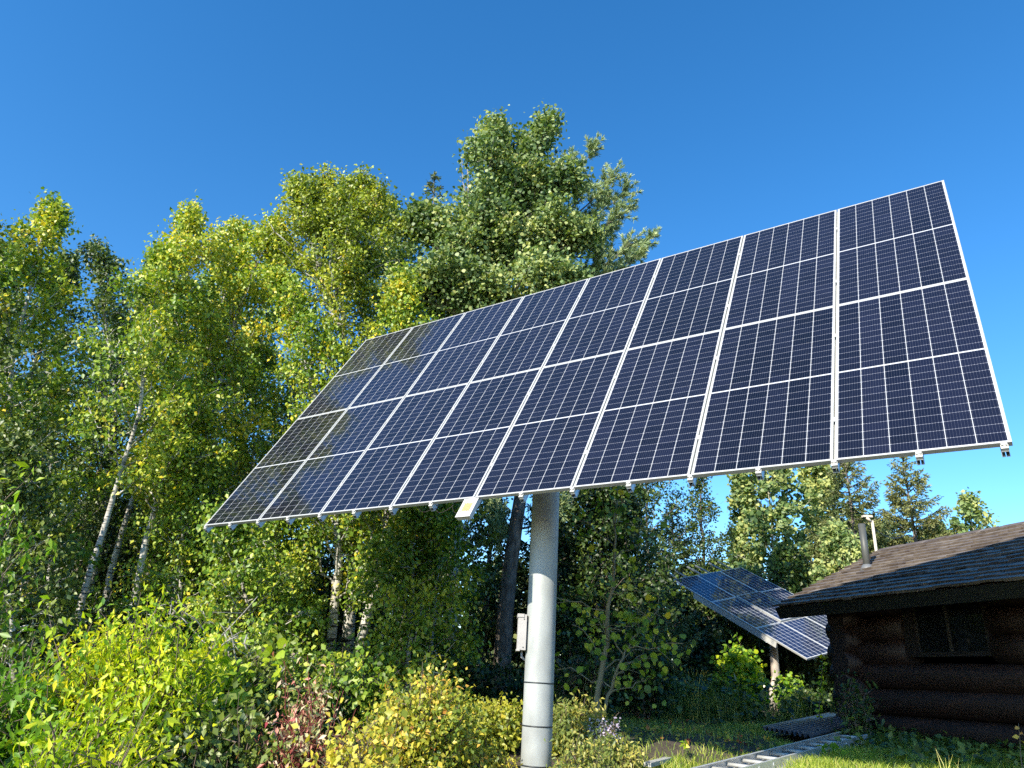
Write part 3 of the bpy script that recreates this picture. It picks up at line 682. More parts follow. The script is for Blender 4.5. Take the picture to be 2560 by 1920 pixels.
BUSHL = leafmat('lime_shrub_leaf', [(0, (.045, .115, .010)), (.35, (.13, .22, .012)), (.65, (.30, .34, .012)), (1, (.52, .40, .015))], trans=.4)
ORL = leafmat('autumn_leaf', [(0, (.09, .13, .02)), (.35, (.28, .27, .03)), (.62, (.46, .34, .05)), (.85, (.50, .20, .05)), (1, (.32, .045, .035))], trans=.35)
PINKL = leafmat('dogwood_leaf', [(0, (.07, .12, .03)), (.35, (.22, .24, .09)), (.6, (.48, .36, .24)), (.8, (.42, .16, .12)), (1, (.25, .04, .05))], trans=.3)
SPRL = leafmat('spruce_needle', [(0, (.016, .034, .012)), (.5, (.045, .070, .020)), (1, (.13, .135, .045))], trans=.08, rough=.55)
PINEL = leafmat('pine_needle', [(0, (.05, .09, .045)), (.5, (.125, .185, .085)), (1, (.28, .32, .15))], trans=.12, rough=.5)
WEEDL = leafmat('weed_leaf', [(0, (.03, .06, .015)), (.5, (.12, .15, .035)), (1, (.36, .30, .07))], trans=.3)
ASTER = leafmat('aster_petal', [(0, (.22, .19, .28)), (.5, (.40, .36, .46)), (1, (.5, .42, .35))], trans=.3)

# ------------------------------------------------------------------ left birch wood
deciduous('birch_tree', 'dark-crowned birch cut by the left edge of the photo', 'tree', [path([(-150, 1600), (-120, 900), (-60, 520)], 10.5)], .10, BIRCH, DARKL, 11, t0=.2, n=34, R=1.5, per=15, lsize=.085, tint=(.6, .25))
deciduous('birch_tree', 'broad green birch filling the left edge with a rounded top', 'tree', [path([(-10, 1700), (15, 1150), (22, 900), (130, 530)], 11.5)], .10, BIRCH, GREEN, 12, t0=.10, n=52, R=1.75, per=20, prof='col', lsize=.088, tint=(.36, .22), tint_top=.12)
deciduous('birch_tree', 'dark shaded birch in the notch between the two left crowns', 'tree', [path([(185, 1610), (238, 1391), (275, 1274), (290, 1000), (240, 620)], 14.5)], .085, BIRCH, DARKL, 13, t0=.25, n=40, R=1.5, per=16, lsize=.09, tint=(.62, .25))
deciduous('birch_tree', 'slender leaning birch with a bare white trunk nearest the lime shrub', 'tree', [path([(180, 1625), (238, 1391), (278, 1260), (330, 1100), (370, 930), (400, 640)], 11.5)], .062, BIRCH, GREEN, 14, t0=.42, n=30, R=1.3, per=18, lsize=.085, tint=(.40, .2))
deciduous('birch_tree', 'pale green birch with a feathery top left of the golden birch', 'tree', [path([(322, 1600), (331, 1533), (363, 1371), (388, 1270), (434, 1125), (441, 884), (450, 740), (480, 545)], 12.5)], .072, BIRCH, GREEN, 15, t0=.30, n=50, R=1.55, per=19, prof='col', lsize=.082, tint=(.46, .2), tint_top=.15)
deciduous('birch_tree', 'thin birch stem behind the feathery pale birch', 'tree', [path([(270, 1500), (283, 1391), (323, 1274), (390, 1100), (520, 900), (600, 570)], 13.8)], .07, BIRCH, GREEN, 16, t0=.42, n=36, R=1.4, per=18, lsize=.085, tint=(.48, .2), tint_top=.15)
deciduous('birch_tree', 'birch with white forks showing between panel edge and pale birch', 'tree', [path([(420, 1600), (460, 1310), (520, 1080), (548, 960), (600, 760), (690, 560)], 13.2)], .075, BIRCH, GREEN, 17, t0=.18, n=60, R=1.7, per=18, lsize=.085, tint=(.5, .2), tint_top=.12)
deciduous('birch_tree', 'tall golden-topped birch above the upper left panel corner', 'tree',
          [path([(862, 1690), (871, 1591), (883, 1475), (881, 1312), (862, 950), (858, 838), (841, 657), (818, 450)], 13.0),
           [at(860, 838, 13.0), at(800, 700, 13.0), at(745, 470, 12.8)], [at(850, 740, 13.0), at(890, 620, 13.2), at(905, 480, 13.3)]],
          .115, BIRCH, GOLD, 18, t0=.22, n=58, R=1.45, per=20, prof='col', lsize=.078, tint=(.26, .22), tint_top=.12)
deciduous('birch_tree', 'white-trunked birch leaning right under the lower panel edge', 'tree', [path([(893, 1640), (918, 1535), (946, 1447), (966, 1365), (985, 1100), (1010, 700)], 12.0)], .085, BIRCH, GREEN, 19, t0=.20, n=52, R=1.35, per=18, prof='col', lsize=.082, tint=(.42, .24))
deciduous('birch_tree', 'greyish birch left of the white twin trunks under the panel', 'tree', [path([(815, 1700), (839, 1535), (850, 1410), (846, 1326), (790, 1000), (700, 700)], 12.4)], .085, BIRCH, GREEN, 20, t0=.22, n=50, R=1.4, per=18, prof='col', lsize=.082, tint=(.44, .22))
deciduous('aspen_tree', 'tallest aspen with twin leafy tops above the middle panels', 'tree',
          [path([(1120, 1710), (1124, 1545), (1150, 1100), (1193, 761), (1222, 650), (1262, 520), (1375, 305)], 13.5),
           [at(1215, 690, 13.5), at(1215, 520, 13.4), at(1232, 325, 13.3)], [at(1193, 761, 13.5), at(1120, 640, 13.4), at(1020, 560, 13.2)], [at(1200, 730, 13.5), at(1330, 640, 13.3), at(1480, 600, 13.2)], [at(1180, 790, 13.4), at(1320, 770, 12.9), at(1450, 720, 12.6)], [at(1180, 800, 13.4), at(1090, 760, 13.0), at(1000, 740, 12.8)], [at(1230, 640, 13.5), at(1320, 520, 13.5), at(1530, 370, 13.5)][:2] + [at(1440, 450, 13.4)]],
          .13, ASPENB, ASPENL, 21, t0=.45, n=40, R=1.15, per=22, prof='aspen', lsize=.085, tmpl=ROUND, tint=(.46, .25), tint_top=.08, sig=.14, droop=.2)
deciduous('aspen_tree', 'lower dark aspen between the golden birch and the spruce tip', 'tree', [path([(1010, 1700), (1000, 1100), (985, 800), (962, 515)], 15.5)], .10, ASPENB, ASPENL, 22, t0=.40, n=48, R=1.6, per=18, prof='col', lsize=.09, tmpl=ROUND, tint=(.34, .2), droop=.2)
deciduous('aspen_tree', 'leafy aspen whose trunk stands in shade left of the steel pole', 'tree', [path([(1122, 1698), (1127, 1545), (1140, 1300), (1180, 1000)], 12.8)], .07, BIRCH, DARKL, 23, t0=.25, n=24, R=1.1, per=13, prof='col', lsize=.08, tint=(.75, .3))
conifer('spruce_tree', 'narrow spruce tip between golden birch and tall aspen', 'tree', grounded([at(1085, 1650, 19)])[0], at(1085, 432, 19), .16, BARK, SPRL, 24, n=80, R=1.9, tint=(.62, .22), nsz=.12)
# bare dead twig beside the aspen
def bare(name, label, cat, segs, r, m_, loc, group=None):
    b = MB()
    for P, rr in segs: b.tube(P, np.linspace(rr, rr * .35, len(P)), 5)
    o = b.build(name, m_, loc=loc); return tag(o, label, cat, group)
bare('dead_branch', 'bare pale twigs sticking up left of the tall aspen', 'branch', [([at(1190, 640, 13.2), at(1172, 520, 13.2), at(1168, 400, 13.2), at(1160, 378, 13.2)], .022), ([at(1168, 400, 13.2), at(1180, 380, 13.2)], .01), ([at(1172, 520, 13.2), at(1156, 450, 13.2), at(1155, 400, 13.2)], .012), ([at(1168, 480, 13.2), at(1150, 440, 13.2)], .008)], .02, DEAD, at(1190, 640, 13.2))

def young(px0, px1, pyt, Y, label, seed, R=.95, leaf=GREEN, tint=(.36, .2), n=40, ls=.075, per=15):
    return deciduous('young_birch', label, 'tree', [path([(px0, 1760), (px0 * .5 + px1 * .5, 1560), (px1, pyt)], Y)], .045, BIRCH, leaf, seed, t0=.10, n=n, R=R, per=per, prof='col', lsize=ls, tint=tint, up=25, droop=.5)
young(700, 560, 1290, 10.6, 'young birch with bright leaves under the left tip of the panels', 201)
young(690, 690, 1260, 12.3, 'young birch filling the gap left of the white twin trunks', 202, R=.8)
young(1010, 1040, 1250, 11.2, 'leafy young birch right of the white twin trunks', 203, R=1.0)
young(1060, 1110, 1230, 11.6, 'young birch in half shade behind the sensor box', 204, R=.9, tint=(.26, .22), n=26)
young(40, 10, 1090, 9.8, 'dense young birch low at the left edge', 205, R=.9, leaf=DARKL, tint=(.7, .2), n=54)
young(120, 130, 960, 13.6, 'young birch behind the bare leaning white trunk', 206, R=1.3, leaf=DARKL, tint=(.6, .25), n=54)
young(600, 640, 860, 14.6, 'birch filling the gap of sky beside the slanting panel edge', 208, R=1.4, tint=(.42, .25), n=70)
young(430, 470, 1010, 12.8, 'young birch between the pale birch and the panel edge', 207, R=1.2, tint=(.36, .22), n=54)

# ------------------------------------------------------------------ white pine behind the aspen
def pine(label, seed):
    rng = np.random.RandomState(seed); P = path([(1250, 1790), (1258, 1544), (1281, 1359), (1300, 1252), (1370, 800), (1400, 420)], 15.0); Q = curve(P, 16)
    th = thing('pine_tree', label, 'tree', tuple(Q[0])); tw = MB(); tw.tube(Q, .19 * (1 - np.linspace(0, 1, 16) * .9), 12); bw = MB(); tip = []; 
    targets = [(1480, 375), (1530, 440), (1560, 520), (1545, 560), (1565, 480), (1585, 600), (1640, 590), (1575, 650), (1500, 640), (1460, 470), (1520, 500), (1440, 560), (1470, 690), (1510, 700), (1400, 470), (1430, 400), (1490, 560), (1545, 700), (1600, 640), (1450, 620),
               (1360, 560), (1380, 700), (1330, 750), (1440, 760), (1400, 1260), (1240, 1320), (1230, 1250)]
    for (px, py) in targets:
        Y = 15.0 + rng.randn() * .5 - .4; e = at(px, py, Y); z = min(e[2] - .25 * abs(rng.randn()), Q[-1, 2] - .4); i = np.argmin(abs(Q[:, 2] - (z - .5))); s = np.linspace(0, 1, 8)[:, None]
        B = Q[i] + (e - Q[i]) * s; B[:, 2] -= .18 * np.linalg.norm(e - Q[i]) * np.sin(s[:, 0] * math.pi) * .8; bw.tube(B, np.linspace(.03, .007, 8), 5, cap=False); L = np.linalg.norm(e - Q[i])
        tip.append((e, unit(e - B[-2])))
        for k in range(int(7 + L * 8)):
            sk = .25 + .75 * rng.rand() ** .7; b0 = poly_at(B, [sk])[0]; dd = unit(unit(e - Q[i]) * .7 + rng.randn(3) * .55 + np.array([0, 0, .55])); Ls = .18 + .30 * rng.rand()
            bw.tube([b0, b0 + dd * Ls], [.006, .004], 3, cap=False); tip.append((b0 + dd * Ls, dd)); tip.append((b0 + dd * Ls * .6, dd)); tip.append((b0 + dd * Ls * .3 + rng.randn(3) * .04, unit(dd + rng.randn(3) * .4)))
    pos = []; dr = []; tn = []
    for e, dd in tip:
        m_ = 34; d = unit(dd * 1.0 + rng.randn(m_, 3) * .55); pos.append(e - dd * .05 + dd * .06 * rng.rand(m_, 1)); dr.append(d); tn.append(.68 + rng.randn() * .15 + rng.randn(m_) * .15)
    pos = np.concatenate(pos); dr = np.concatenate(dr); tn = np.clip(np.concatenate(tn), 0, 1); n = len(pos)
    d = dr; nr = rng.randn(n, 3); nr -= d * np.sum(nr * d, 1, keepdims=True); nr = unit(nr); sd = np.cross(d, nr); T, F = TUFT; sz = (.12 * (.7 + .5 * rng.rand(n)))[:, None, None]
    V = (pos[:, None] + sz * (T[None, :, :1] * 1.6 * sd[:, None] + T[None, :, 1:2] * d[:, None] + T[None, :, 2:3] * nr[:, None])).reshape(-1, 3); FF = (F[None] + (np.arange(n) * 4)[:, None, None]).reshape(-1, 4)
    tw.build('trunk', BARK, th); bw.build('branch', BARK, th); mk('crown', V, FF, PINEL, th, attrs={'tint': tn}); STATS.append((label, n))
pine('blue-green white pine reaching out right of the tall aspen', 31)

# ------------------------------------------------------------------ dark wood right of the pole
GB = 'trees of the shaded wood behind the pole'
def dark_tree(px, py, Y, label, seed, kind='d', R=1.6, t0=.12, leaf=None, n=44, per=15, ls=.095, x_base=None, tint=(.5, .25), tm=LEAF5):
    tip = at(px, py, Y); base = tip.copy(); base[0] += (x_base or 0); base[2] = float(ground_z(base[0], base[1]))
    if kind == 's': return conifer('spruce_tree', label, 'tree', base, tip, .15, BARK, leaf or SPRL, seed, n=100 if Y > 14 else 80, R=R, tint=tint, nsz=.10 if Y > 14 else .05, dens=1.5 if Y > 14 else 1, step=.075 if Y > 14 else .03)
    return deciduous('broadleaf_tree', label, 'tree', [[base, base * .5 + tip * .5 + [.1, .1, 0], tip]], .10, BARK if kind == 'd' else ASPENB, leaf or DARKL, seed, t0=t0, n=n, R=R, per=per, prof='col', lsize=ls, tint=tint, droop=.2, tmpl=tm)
dark_tree(1500, 1185, 15.5, 'dark leafy tree just right of the steel pole', 41, R=1.7, n=70, per=24, tint=(.25, .25))  # low tint paints the shade right of the pole into the leaves
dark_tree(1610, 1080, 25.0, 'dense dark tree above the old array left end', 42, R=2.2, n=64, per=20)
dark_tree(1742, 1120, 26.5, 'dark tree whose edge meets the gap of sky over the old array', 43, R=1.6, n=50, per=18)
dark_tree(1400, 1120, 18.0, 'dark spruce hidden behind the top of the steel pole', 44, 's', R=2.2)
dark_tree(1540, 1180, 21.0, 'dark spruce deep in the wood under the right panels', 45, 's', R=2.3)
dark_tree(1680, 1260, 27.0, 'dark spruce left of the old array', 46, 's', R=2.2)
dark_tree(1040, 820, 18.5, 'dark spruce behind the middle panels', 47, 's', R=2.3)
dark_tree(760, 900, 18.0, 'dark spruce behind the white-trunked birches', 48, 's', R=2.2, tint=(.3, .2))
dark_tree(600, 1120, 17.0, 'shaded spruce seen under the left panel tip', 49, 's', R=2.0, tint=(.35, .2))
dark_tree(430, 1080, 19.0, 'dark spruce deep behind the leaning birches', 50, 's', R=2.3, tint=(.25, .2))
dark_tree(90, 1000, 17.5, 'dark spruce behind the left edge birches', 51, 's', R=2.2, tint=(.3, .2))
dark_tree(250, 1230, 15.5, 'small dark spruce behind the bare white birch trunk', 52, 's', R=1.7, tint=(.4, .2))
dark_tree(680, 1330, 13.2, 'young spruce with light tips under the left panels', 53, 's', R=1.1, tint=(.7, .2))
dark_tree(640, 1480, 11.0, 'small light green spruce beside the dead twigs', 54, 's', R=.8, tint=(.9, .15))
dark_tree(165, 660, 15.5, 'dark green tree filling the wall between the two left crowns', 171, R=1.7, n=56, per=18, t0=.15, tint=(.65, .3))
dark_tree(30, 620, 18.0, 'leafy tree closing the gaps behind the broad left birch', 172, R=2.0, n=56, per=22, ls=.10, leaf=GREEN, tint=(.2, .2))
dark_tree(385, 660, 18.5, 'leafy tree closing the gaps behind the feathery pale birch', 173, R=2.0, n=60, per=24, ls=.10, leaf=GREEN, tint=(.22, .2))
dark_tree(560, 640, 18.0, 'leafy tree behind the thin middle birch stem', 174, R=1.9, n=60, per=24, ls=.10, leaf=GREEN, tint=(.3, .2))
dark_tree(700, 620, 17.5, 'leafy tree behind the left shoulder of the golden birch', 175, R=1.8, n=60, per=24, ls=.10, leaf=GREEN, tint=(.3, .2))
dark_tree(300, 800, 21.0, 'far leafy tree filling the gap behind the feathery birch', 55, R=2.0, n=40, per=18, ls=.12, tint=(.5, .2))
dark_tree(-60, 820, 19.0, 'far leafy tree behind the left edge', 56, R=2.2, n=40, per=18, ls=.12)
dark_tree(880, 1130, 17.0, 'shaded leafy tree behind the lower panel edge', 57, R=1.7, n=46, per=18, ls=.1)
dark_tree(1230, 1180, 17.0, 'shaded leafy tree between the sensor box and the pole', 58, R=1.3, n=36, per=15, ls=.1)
# far right trees
dark_tree(1910, 1110, 25.5, 'yellow-green aspen behind the old array and the roof end', 61, 'a', R=2.6, leaf=ASPENL, n=60, per=22, ls=.14, tint=(.48, .28), tm=ROUND)
dark_tree(2040, 1120, 28.0, 'sunlit pale aspen left of the vent pipe', 62, 'a', R=2.5, leaf=ASPENL, n=60, per=22, ls=.14, tint=(.78, .25), tm=ROUND)
dark_tree(2105, 1090, 24.5, 'ragged spruce rising behind the vent pipe', 63, 's', R=2.7, tint=(.75, .3))
dark_tree(2255, 1135, 25.0, 'pointed spruce standing clear right of the vent pipe', 64, 's', R=2.9, tint=(.9, .25))
dark_tree(2420, 1255, 24.0, 'small round aspen farthest right above the roof ridge', 65, 'a', R=1.7, leaf=ASPENL, n=40, per=13, ls=.12, tint=(.6, .25), tm=ROUND)
dark_tree(2470, 1400, 24.0, 'low aspen half hidden by the roof ridge', 66, 'a', R=1.3, leaf=ASPENL, n=24, per=12, ls=.12, tint=(.6, .25), tm=ROUND)
dark_tree(1852, 1215, 27.5, 'pale aspen rising just beyond the old array top edge', 176, 'a', R=1.5, leaf=ASPENL, n=40, per=18, ls=.13, tint=(.55, .28), tm=ROUND)
dark_tree(2180, 1320, 27.0, 'pale leafy aspen between the two far spruces', 70, 'a', R=2.2, leaf=ASPENL, n=50, per=20, ls=.13, tint=(.75, .25), tm=ROUND)
dark_tree(2330, 1330, 26.0, 'thin aspen right of the clear spruce', 170, 'a', R=1.8, leaf=ASPENL, n=40, per=16, ls=.13, tint=(.65, .25), tm=ROUND)
dark_tree(1790, 1440, 26.0, 'dark tree directly behind the old array', 67, R=2.2, n=44, per=18, ls=.14)
dark_tree(1960, 1390, 24.0, 'dark leafy tree behind the old array right side', 68, R=1.8, n=44, per=18, ls=.13)
dark_tree(2090, 1330, 23.0, 'leafy tree low behind the roof end', 69, R=1.6, leaf=ASPENL, n=40, per=18, ls=.13, tint=(.6, .25))

# ------------------------------------------------------------------ undergrowth
def bush_px(label, pxl, pxr, pyt, Y, leafm, seed, wood=TWIG, name='shrub', cat='shrub', ry=None, **k):
    a = at(pxl, pyt, Y); c = at(pxr, pyt, Y); cx = (a[0] + c[0]) / 2; rx = abs(c[0] - a[0]) / 2
    return bush(name, label, cat, cx, Y, rx, ry or rx * .8, at((pxl + pxr) / 2, pyt, Y)[2], leafm, wood, seed, **k)
# overhanging ash-like shrub at far left
bush_px('green shrub with long leaves overhanging the left edge', -260, 130, 1180, 6.2, BUSHL, 71, tmpl=LANCE, lsize=.10, stems=50, per=15, tint=(.30, .22), topflat=.6, arch=.35, droop=.5)
bush_px('glowing lime-yellow shrub at the lower left', 170, 560, 1585, 6.4, BUSHL, 72, tmpl=LANCE, lsize=.066, stems=130, per=24, tint=(.68, .26), sub=10, topflat=.6)
bush_px('dark green shrub in the lower left corner', -60, 210, 1650, 6.0, BUSHL, 73, tmpl=LANCE, lsize=.09, stems=50, per=13, tint=(.12, .16), sub=8)
bush_px('lime-leaved shrub spilling over the bottom left edge', 60, 440, 1800, 5.2, BUSHL, 74, tmpl=LANCE, lsize=.075, stems=50, per=13, tint=(.42, .28), sub=8)
bush_px('round-leaved yellow shrub right of the lime shrub', 440, 640, 1640, 7.4, BUSHL, 75, tmpl=ROUND, lsize=.085, stems=34, per=12, tint=(.45, .2))
bush_px('mid green shrub below the small light spruce', 540, 780, 1660, 7.8, DARKL, 76, lsize=.07, stems=60, per=16, tint=(.85, .2), sub=8)
bush_px('dark leafy shrub at the bottom between lime and red shrubs', 420, 700, 1790, 6.2, DARKL, 77, lsize=.06, stems=50, per=16, tint=(.7, .3), sub=8)
bush_px('red-stemmed dogwood with pinkish leaves at the bottom', 690, 880, 1735, 6.3, PINKL, 78, wood=REDTW, tmpl=LANCE, lsize=.055, stems=44, per=9, tint=(.30, .26), sub=7)
bush_px('yellow-green shrub flecked with orange left of the steel pole', 950, 1180, 1738, 7.2, ORL, 79, lsize=.044, stems=110, per=22, tint=(.08, .38), sub=10)
bush_px('yellow-green shrub tucked against the left of the pole', 1120, 1330, 1770, 9.0, ORL, 80, lsize=.048, stems=60, per=18, tint=(.26, .22), sub=8)
bush_px('green shrub behind the orange shrub', 780, 1000, 1660, 8.8, GREEN, 81, lsize=.07, stems=50, per=14, tint=(.35, .25), sub=8)
bush_px('low orange-flecked weeds between dogwood and orange shrub', 820, 1010, 1830, 5.8, ORL, 82, lsize=.055, stems=36, per=12, tint=(.25, .25), sub=7)
bush_px('feathery yellow weeds at the right foot of the pole', 1370, 1500, 1770, 8.8, WEEDL, 83, tmpl=LANCE, lsize=.055, stems=60, per=16, tint=(.62, .25), sub=9)
bush_px('low golden weeds sloping down right of the pole', 1440, 1600, 1865, 7.9, WEEDL, 84, tmpl=LANCE, lsize=.05, stems=50, per=14, tint=(.65, .25), sub=8)
bush_px('pale yellow weeds at the foot of the steel pole', 1330, 1440, 1800, 8.9, ORL, 85, tmpl=LANCE, lsize=.055, stems=50, per=14, tint=(.3, .22), sub=8)
bush_px('pale lilac aster clump right of the pole', 1478, 1538, 1815, 8.2, ASTER, 86, name='aster_plant', cat='flower', tmpl=ROUND, lsize=.020, stems=30, per=9, tint=(.3, .3), topflat=.8, sub=5, sig=.05)
bush_px('low yellow-green weeds in front left of the steel pole', 1120, 1285, 1868, 7.5, ORL, 97, tmpl=LANCE, lsize=.045, stems=50, per=14, tint=(.3, .22), sub=8)
bush_px('short dry weeds in front right of the steel pole', 1400, 1530, 1880, 7.2, WEEDL, 98, tmpl=LANCE, lsize=.045, stems=50, per=14, tint=(.6, .25), sub=8)
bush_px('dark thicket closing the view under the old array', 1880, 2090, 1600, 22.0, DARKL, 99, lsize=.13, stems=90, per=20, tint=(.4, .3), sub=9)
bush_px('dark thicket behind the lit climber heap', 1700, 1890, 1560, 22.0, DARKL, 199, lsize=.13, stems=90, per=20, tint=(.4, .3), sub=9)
# shade undergrowth
bush_px('shaded round-leaved shrub right behind the pole', 1380, 1540, 1640, 11.5, DARKL, 87, tmpl=ROUND, lsize=.06, stems=36, per=9, tint=(.35, .25))  # tint lowered to put the array's shade into the leaf colour
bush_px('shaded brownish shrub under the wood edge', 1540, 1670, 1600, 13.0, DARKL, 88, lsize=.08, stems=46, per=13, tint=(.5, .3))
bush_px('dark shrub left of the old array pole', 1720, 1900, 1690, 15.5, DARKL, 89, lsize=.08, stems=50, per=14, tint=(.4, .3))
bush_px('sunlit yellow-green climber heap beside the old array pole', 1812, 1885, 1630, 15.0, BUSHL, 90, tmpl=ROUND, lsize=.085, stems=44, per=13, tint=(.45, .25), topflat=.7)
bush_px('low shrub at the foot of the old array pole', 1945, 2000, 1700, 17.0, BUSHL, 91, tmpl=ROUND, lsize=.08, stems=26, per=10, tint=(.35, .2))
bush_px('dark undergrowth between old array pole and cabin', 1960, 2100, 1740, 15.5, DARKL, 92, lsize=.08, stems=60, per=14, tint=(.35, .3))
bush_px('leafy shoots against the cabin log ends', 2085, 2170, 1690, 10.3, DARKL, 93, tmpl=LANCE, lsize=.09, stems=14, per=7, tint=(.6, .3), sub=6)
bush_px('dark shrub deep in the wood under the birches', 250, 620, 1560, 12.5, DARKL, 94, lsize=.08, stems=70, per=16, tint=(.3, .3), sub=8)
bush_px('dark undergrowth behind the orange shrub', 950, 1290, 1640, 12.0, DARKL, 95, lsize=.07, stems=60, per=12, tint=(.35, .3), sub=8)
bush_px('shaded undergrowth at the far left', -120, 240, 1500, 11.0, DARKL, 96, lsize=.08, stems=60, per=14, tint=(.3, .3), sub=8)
# lit shoot in front of the old array
def shoot(label, pts, Y, leafm, seed, ls=.07, nl=40, tint=.4, r=.010, tm=LEAF5, name='sapling', cat='sapling', wood=TWIG, tuft=0.0, t0=.15):
    rng = np.random.RandomState(seed); P = path(pts, Y); Q = curve(P, 10); th = thing(name, label, cat, tuple(Q[0])); b = MB(); b.tube(Q, np.linspace(r, r * .3, 10), 6); b.build('stem', wood, th)
    t = t0 + (1 - t0) * np.arange(nl) / nl; pos = poly_at(Q, t) + rng.randn(nl, 3) * tuft; az = np.arange(nl) * 2.4; d = np.stack([np.cos(az), np.sin(az), -.1 + .3 * rng.rand(nl)], 1)
    V, F, a = leafcloud(rng, pos, ls * (.7 + .5 * rng.rand(nl)), tm, direc=d, droop=.1, tint=np.clip(tint + rng.randn(nl) * .15, 0, 1)); mk('leaves', V, F, leafm, th, attrs={'tint': a}); return th
shoot('straight sunlit leafy shoot in front of the cabin corner', [(2046, 1790), (2052, 1720), (2058, 1635)], 12.2, BUSHL, 101, ls=.085, nl=46, tint=.55)
shoot('tiny leafy seedling standing alone in the sunlit lawn edge', [(1706, 1896), (1708, 1870), (1712, 1852)], 8.6, BUSHL, 102, ls=.06, nl=12, tint=.6, t0=.6, r=.006)
shoot('thin reddish stalk at the right edge before the cabin', [(2552, 1900), (2550, 1850), (2546, 1808)], 7.6, ORL, 103, ls=.06, nl=5, tint=.8, t0=.7, r=.006)
shoot('big-leaved weed beside the ladder end', [(2150, 1845), (2145, 1815), (2135, 1790)], 9.4, DARKL, 105, ls=.09, nl=10, tint=.95, t0=.3, r=.004)
shoot('broad-leaved weed lying over the ladder', [(2068, 1900), (2075, 1875), (2062, 1850)], 8.4, BUSHL, 106, ls=.12, nl=12, tint=.2, t0=.2, r=.006, tuft=.05)
# aspen sapling right of the pole, broad leaves in the shade
deciduous('aspen_sapling', 'slim grey aspen sapling with broad yellow-green leaves right of the pole', 'sapling', [path([(1486, 1850), (1500, 1730), (1512, 1640), (1528, 1500), (1540, 1330), (1540, 1180)], 9.5), [at(1500, 1800, 9.5), at(1535, 1690, 9.4), at(1580, 1600, 9.4), at(1640, 1540, 9.3)]], .042, simple('smooth_grey_bark', (.22, .20, .13), .7, noise=.2), GREEN, 107, t0=.25, n=15, R=.8, per=3, subs=3, lsize=.085, tmpl=ROUND, tint=(.42, .25), up=20, sub_r=.006, sig=.10, prof='col')
# dead twigs left
rng = np.random.RandomState(9); segs = []
for (a0, b0) in (((560, 1640), (420, 1530)), ((560, 1640), (440, 1490)), ((520, 1620), (640, 1500)), ((600, 1680), (570, 1560)), ((590, 1590), (510, 1650)), ((570, 1590), (640, 1640)), ((420, 1580), (370, 1530)), ((420, 1580), (440, 1495)), ((560, 1580), (590, 1700)), ((610, 1590), (625, 1660))):
    A, B_ = at(*a0, 7.6 + rng.rand() * .4), at(*b0, 7.4 + rng.rand() * .6); s = np.linspace(0, 1, 5)[:, None]; P = A + (B_ - A) * s + rng.randn(5, 3) * .02; segs.append((P, .009)); segs.append(([P[3], P[3] + rng.randn(3) * .12, P[3] + rng.randn(3) * .2], .004))
A = at(560, 1640, 7.7); segs.append(([np.array([A[0], A[1], float(ground_z(A[0], A[1]))]), A], .02))
bare('dead_shrub', 'leafless grey twiggy shrub above the lime shrub', 'shrub', segs, .01, DEAD, at(560, 1640, 7.7))

# ------------------------------------------------------------------ grass
def inquad(X, Y, Q, m=0.0):
    c = np.mean(Q, 0); ok = np.ones(len(X), bool); n = len(Q)
    sg = np.sign((Q[1][0] - Q[0][0]) * (c[1] - Q[0][1]) - (Q[1][1] - Q[0][1]) * (c[0] - Q[0][0]))
    for i in range(n):
        a, b_ = Q[i], Q[(i + 1) % n]; e = b_ - a; L = np.hypot(*e); ok &= sg * (e[0] * (Y - a[1]) - e[1] * (X - a[0])) / L > -m
    return ok
SHQ = [q[:2] for q in (zA, zB, zC, zD)]; LDQ = [(la + dL * -.8)[:2], lb[:2], (lb + sL * .46)[:2], (la + dL * -.8 + sL * .46)[:2]]
def clear(X, Y): return ~(inquad(X, Y, SHQ, .05) | inquad(X, Y, LDQ, .03))
def blades(rng, X, Y, h, w, lean=.35):
    n = len(X); Z = ground_z(X, Y); az = rng.rand(n) * 2 * math.pi; ln = rng.randn(n, 2) * lean; dx = np.cos(az) * w; dy = np.sin(az) * w
    b = np.stack([X, Y, Z - .01], 1); t1 = b + np.stack([ln[:, 0] * h * .3, ln[:, 1] * h * .3, h * .6], 1); t2 = b + np.stack([ln[:, 0] * h, ln[:, 1] * h, h * .95], 1); o = np.stack([dx, dy, 0 * dx], 1)
    V = np.stack([b - o, b + o, t1 + o * .7, t1 - o * .7, t2 + o * .15, t2 - o * .15], 1).reshape(-1, 3); F = (np.array([(0, 1, 2, 3), (3, 2, 4, 5)])[None] + (np.arange(n) * 6)[:, None, None]).reshape(-1, 4)
    return V, F
rng = np.random.RandomState(77)
GR = leafmat('grass_blade', [(0, (.05, .10, .015)), (.5, (.15, .22, .025)), (.8, (.34, .36, .05)), (1, (.48, .40, .16))], trans=.35, rough=.5)
N = 150000; X = 1.0 + rng.rand(N) * 7; Y = 5.2 + rng.rand(N) * 7.5
keep = (X > .9 + .04 * rng.randn(N)) & clear(X, Y) & ~((Y > 8.7 + .4 * np.sin(X * 3)) & (X < 3.6) & (rng.rand(N) > .12)) & ~((Y > 9.3 + .8 * np.sin(X * 2)) & (rng.rand(N) > .28)) & ((E0[0] - X) * nC[0] + (E0[1] - Y) * nC[1] > -.75)
X, Y = X[keep], Y[keep]; n = len(X); clump = .5 + .5 * np.sin(X * 5 + 2 * np.sin(Y * 4)) * np.sin(Y * 6); hh = (.05 + .07 * rng.rand(n)) * (.7 + .6 * clump)
V, F = blades(rng, X, Y, hh, .0035, .5); tt = np.clip(.45 + .22 * rng.randn(n) + .15 * clump + (rng.rand(n) < .06) * .4, 0, 1)
tag(mk('grass', V, F, GR, attrs={'tint': np.repeat(tt, 2)}, loc=(3, 8, .8)), kind='stuff')
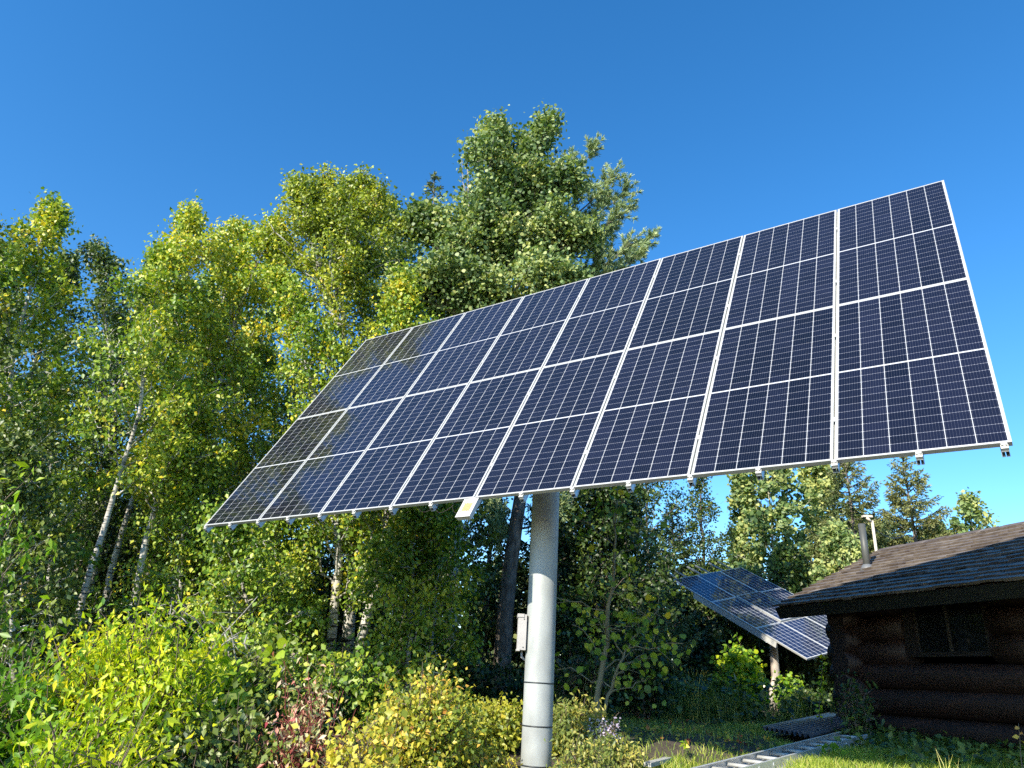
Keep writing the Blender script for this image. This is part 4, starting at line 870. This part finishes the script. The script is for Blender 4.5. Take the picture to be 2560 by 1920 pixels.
# tall dry stalks
def stalks(label, px0, px1, py, Y, n, h, seed, m_=None, w=.003, name='dry_grass_tuft', cat='grass tuft', tint=.9, lean=.18):
    rng = np.random.RandomState(seed); a = at(px0, py, Y); c = at(px1, py, Y); X = a[0] + (c[0] - a[0]) * rng.rand(n); Yy = Y + rng.randn(n) * .08
    V, F = blades(rng, X, Yy, h * (.5 + .6 * rng.rand(n)), w, lean); o = mk(name, V, F, m_ or GR, attrs={'tint': np.repeat(np.clip(tint + rng.randn(n) * .08, 0, 1), 2)}, loc=((a[0] + c[0]) / 2, Y, float(ground_z(a[0], Y)))); return tag(o, label, cat)
stalks('pale dry grass tuft standing in the lawn before the cabin', 2350, 2410, 1900, 7.2, 26, .34, 1)
stalks('thin dry grass stalks at the lawn edge left of the pale tuft', 2240, 2330, 1900, 7.3, 18, .22, 2)
stalks('bent dry grass stalks near the right edge', 2480, 2545, 1900, 7.1, 12, .26, 3, lean=.6)
stalks('lone dry stalk beside the ladder', 2045, 2056, 1910, 7.4, 3, .26, 4)
def stuffgrass(name, x0, x1, y0, y1, n, h, seed, tint, w=.006):
    rng = np.random.RandomState(seed); X = x0 + (x1 - x0) * rng.rand(n); Yy = y0 + (y1 - y0) * rng.rand(n); hh = h * (.35 + .8 * rng.rand(n)) * (.6 + .5 * np.sin(X * 4) * np.sin(Yy * 3))
    k = clear(X, Yy) & ((E0[0] - X) * nC[0] + (E0[1] - Yy) * nC[1] > -.7); X, Yy, hh = X[k], Yy[k], hh[k]; n = len(X)
    V, F = blades(rng, X, Yy, np.abs(hh) + .06, w, .25); return tag(mk(name, V, F, WEEDL, attrs={'tint': np.repeat(np.clip(tint + rng.randn(n) * .2, 0, 1), 2)}, loc=(x0, y0, 1)), kind='stuff')
stuffgrass('tall_weeds', 2.6, 6.2, 13.0, 17.5, 9000, .75, 5, .45)
stuffgrass('rough_grass', -1.5, 5.0, 9.2, 13.5, 5000, .09, 6, .3, .005)
# big-leaved ground weeds along the cabin wall, and leaf litter
def litter(name, x0, x1, y0, y1, n, seed, leafm, size, up, tint, tm=LEAF5):
    rng = np.random.RandomState(seed); X = x0 + (x1 - x0) * rng.rand(n); Yy = y0 + (y1 - y0) * rng.rand(n); k = (E0[0] - X) * nC[0] + (E0[1] - Yy) * nC[1] > -.5; k &= clear(X, Yy); X, Yy = X[k], Yy[k]; n = len(X)
    pos = np.stack([X, Yy, ground_z(X, Yy) + up * rng.rand(n) + .01], 1); V, F, a = leafcloud(rng, pos, size * (.6 + .8 * rng.rand(n)), tm, droop=.05, upb=2.0, tint=np.clip(tint + rng.randn(n) * .3, 0, 1)); return tag(mk(name, V, F, leafm, attrs={'tint': a}, loc=(x0, y0, 1)), kind='stuff')
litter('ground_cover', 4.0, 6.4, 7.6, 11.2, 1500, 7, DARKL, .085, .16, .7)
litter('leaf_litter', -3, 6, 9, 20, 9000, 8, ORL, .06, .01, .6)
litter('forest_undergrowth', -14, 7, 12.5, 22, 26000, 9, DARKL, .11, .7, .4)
# distant woodland mass closing the horizon
def far_wood():
    rng = np.random.RandomState(3); pos = []
    for i in range(70):
        x = -34 + i * 1.02 + rng.randn() * .5; y = 30 + rng.rand() * 8; H = 4.2 + rng.rand() * 2.0
        k = 900; t = rng.rand(k); r_ = 1.6 * (1 - t) ** .6; a = rng.rand(k) * 6.28; pos.append(np.stack([x + r_ * np.cos(a), y + r_ * np.sin(a), ground_z(np.full(k, x), np.full(k, y)) + .2 + t * H], 1))
    pos = np.concatenate(pos); V, F, a = leafcloud(rng, pos, .34 * (.6 + .8 * rng.rand(len(pos))), LEAF5, tint=np.clip(.45 + rng.randn(len(pos)) * .25, 0, 1)); return tag(mk('distant_woods', V, F, SPRL, attrs={'tint': a}, loc=(0, 32, 1)), kind='stuff')
far_wood()
print('LEAVES', sum(s[1] for s in STATS))
for s in sorted(STATS, key=lambda s: -s[1])[:6]: print(s)

GRP = {'birch_tree': 'birches along the edge of the yard', 'young_birch': 'young birches under the panels and at the wood edge', 'spruce_tree': 'spruces in the wood', 'aspen_tree': 'tall aspens behind the panels',
       'broadleaf_tree': 'leafy trees behind the front row', 'shrub': 'shrubs along the wood edge', 'solar_tracker': 'solar trackers in the yard', 'dry_grass_tuft': 'dry grass stalks at the lawn edge'}
for o in bpy.data.objects:
    if o.parent is None and 'category' in o.keys() and not o.get('group'):
        g_ = GRP.get(o.name.split('.')[0])
        if g_: o['group'] = g_
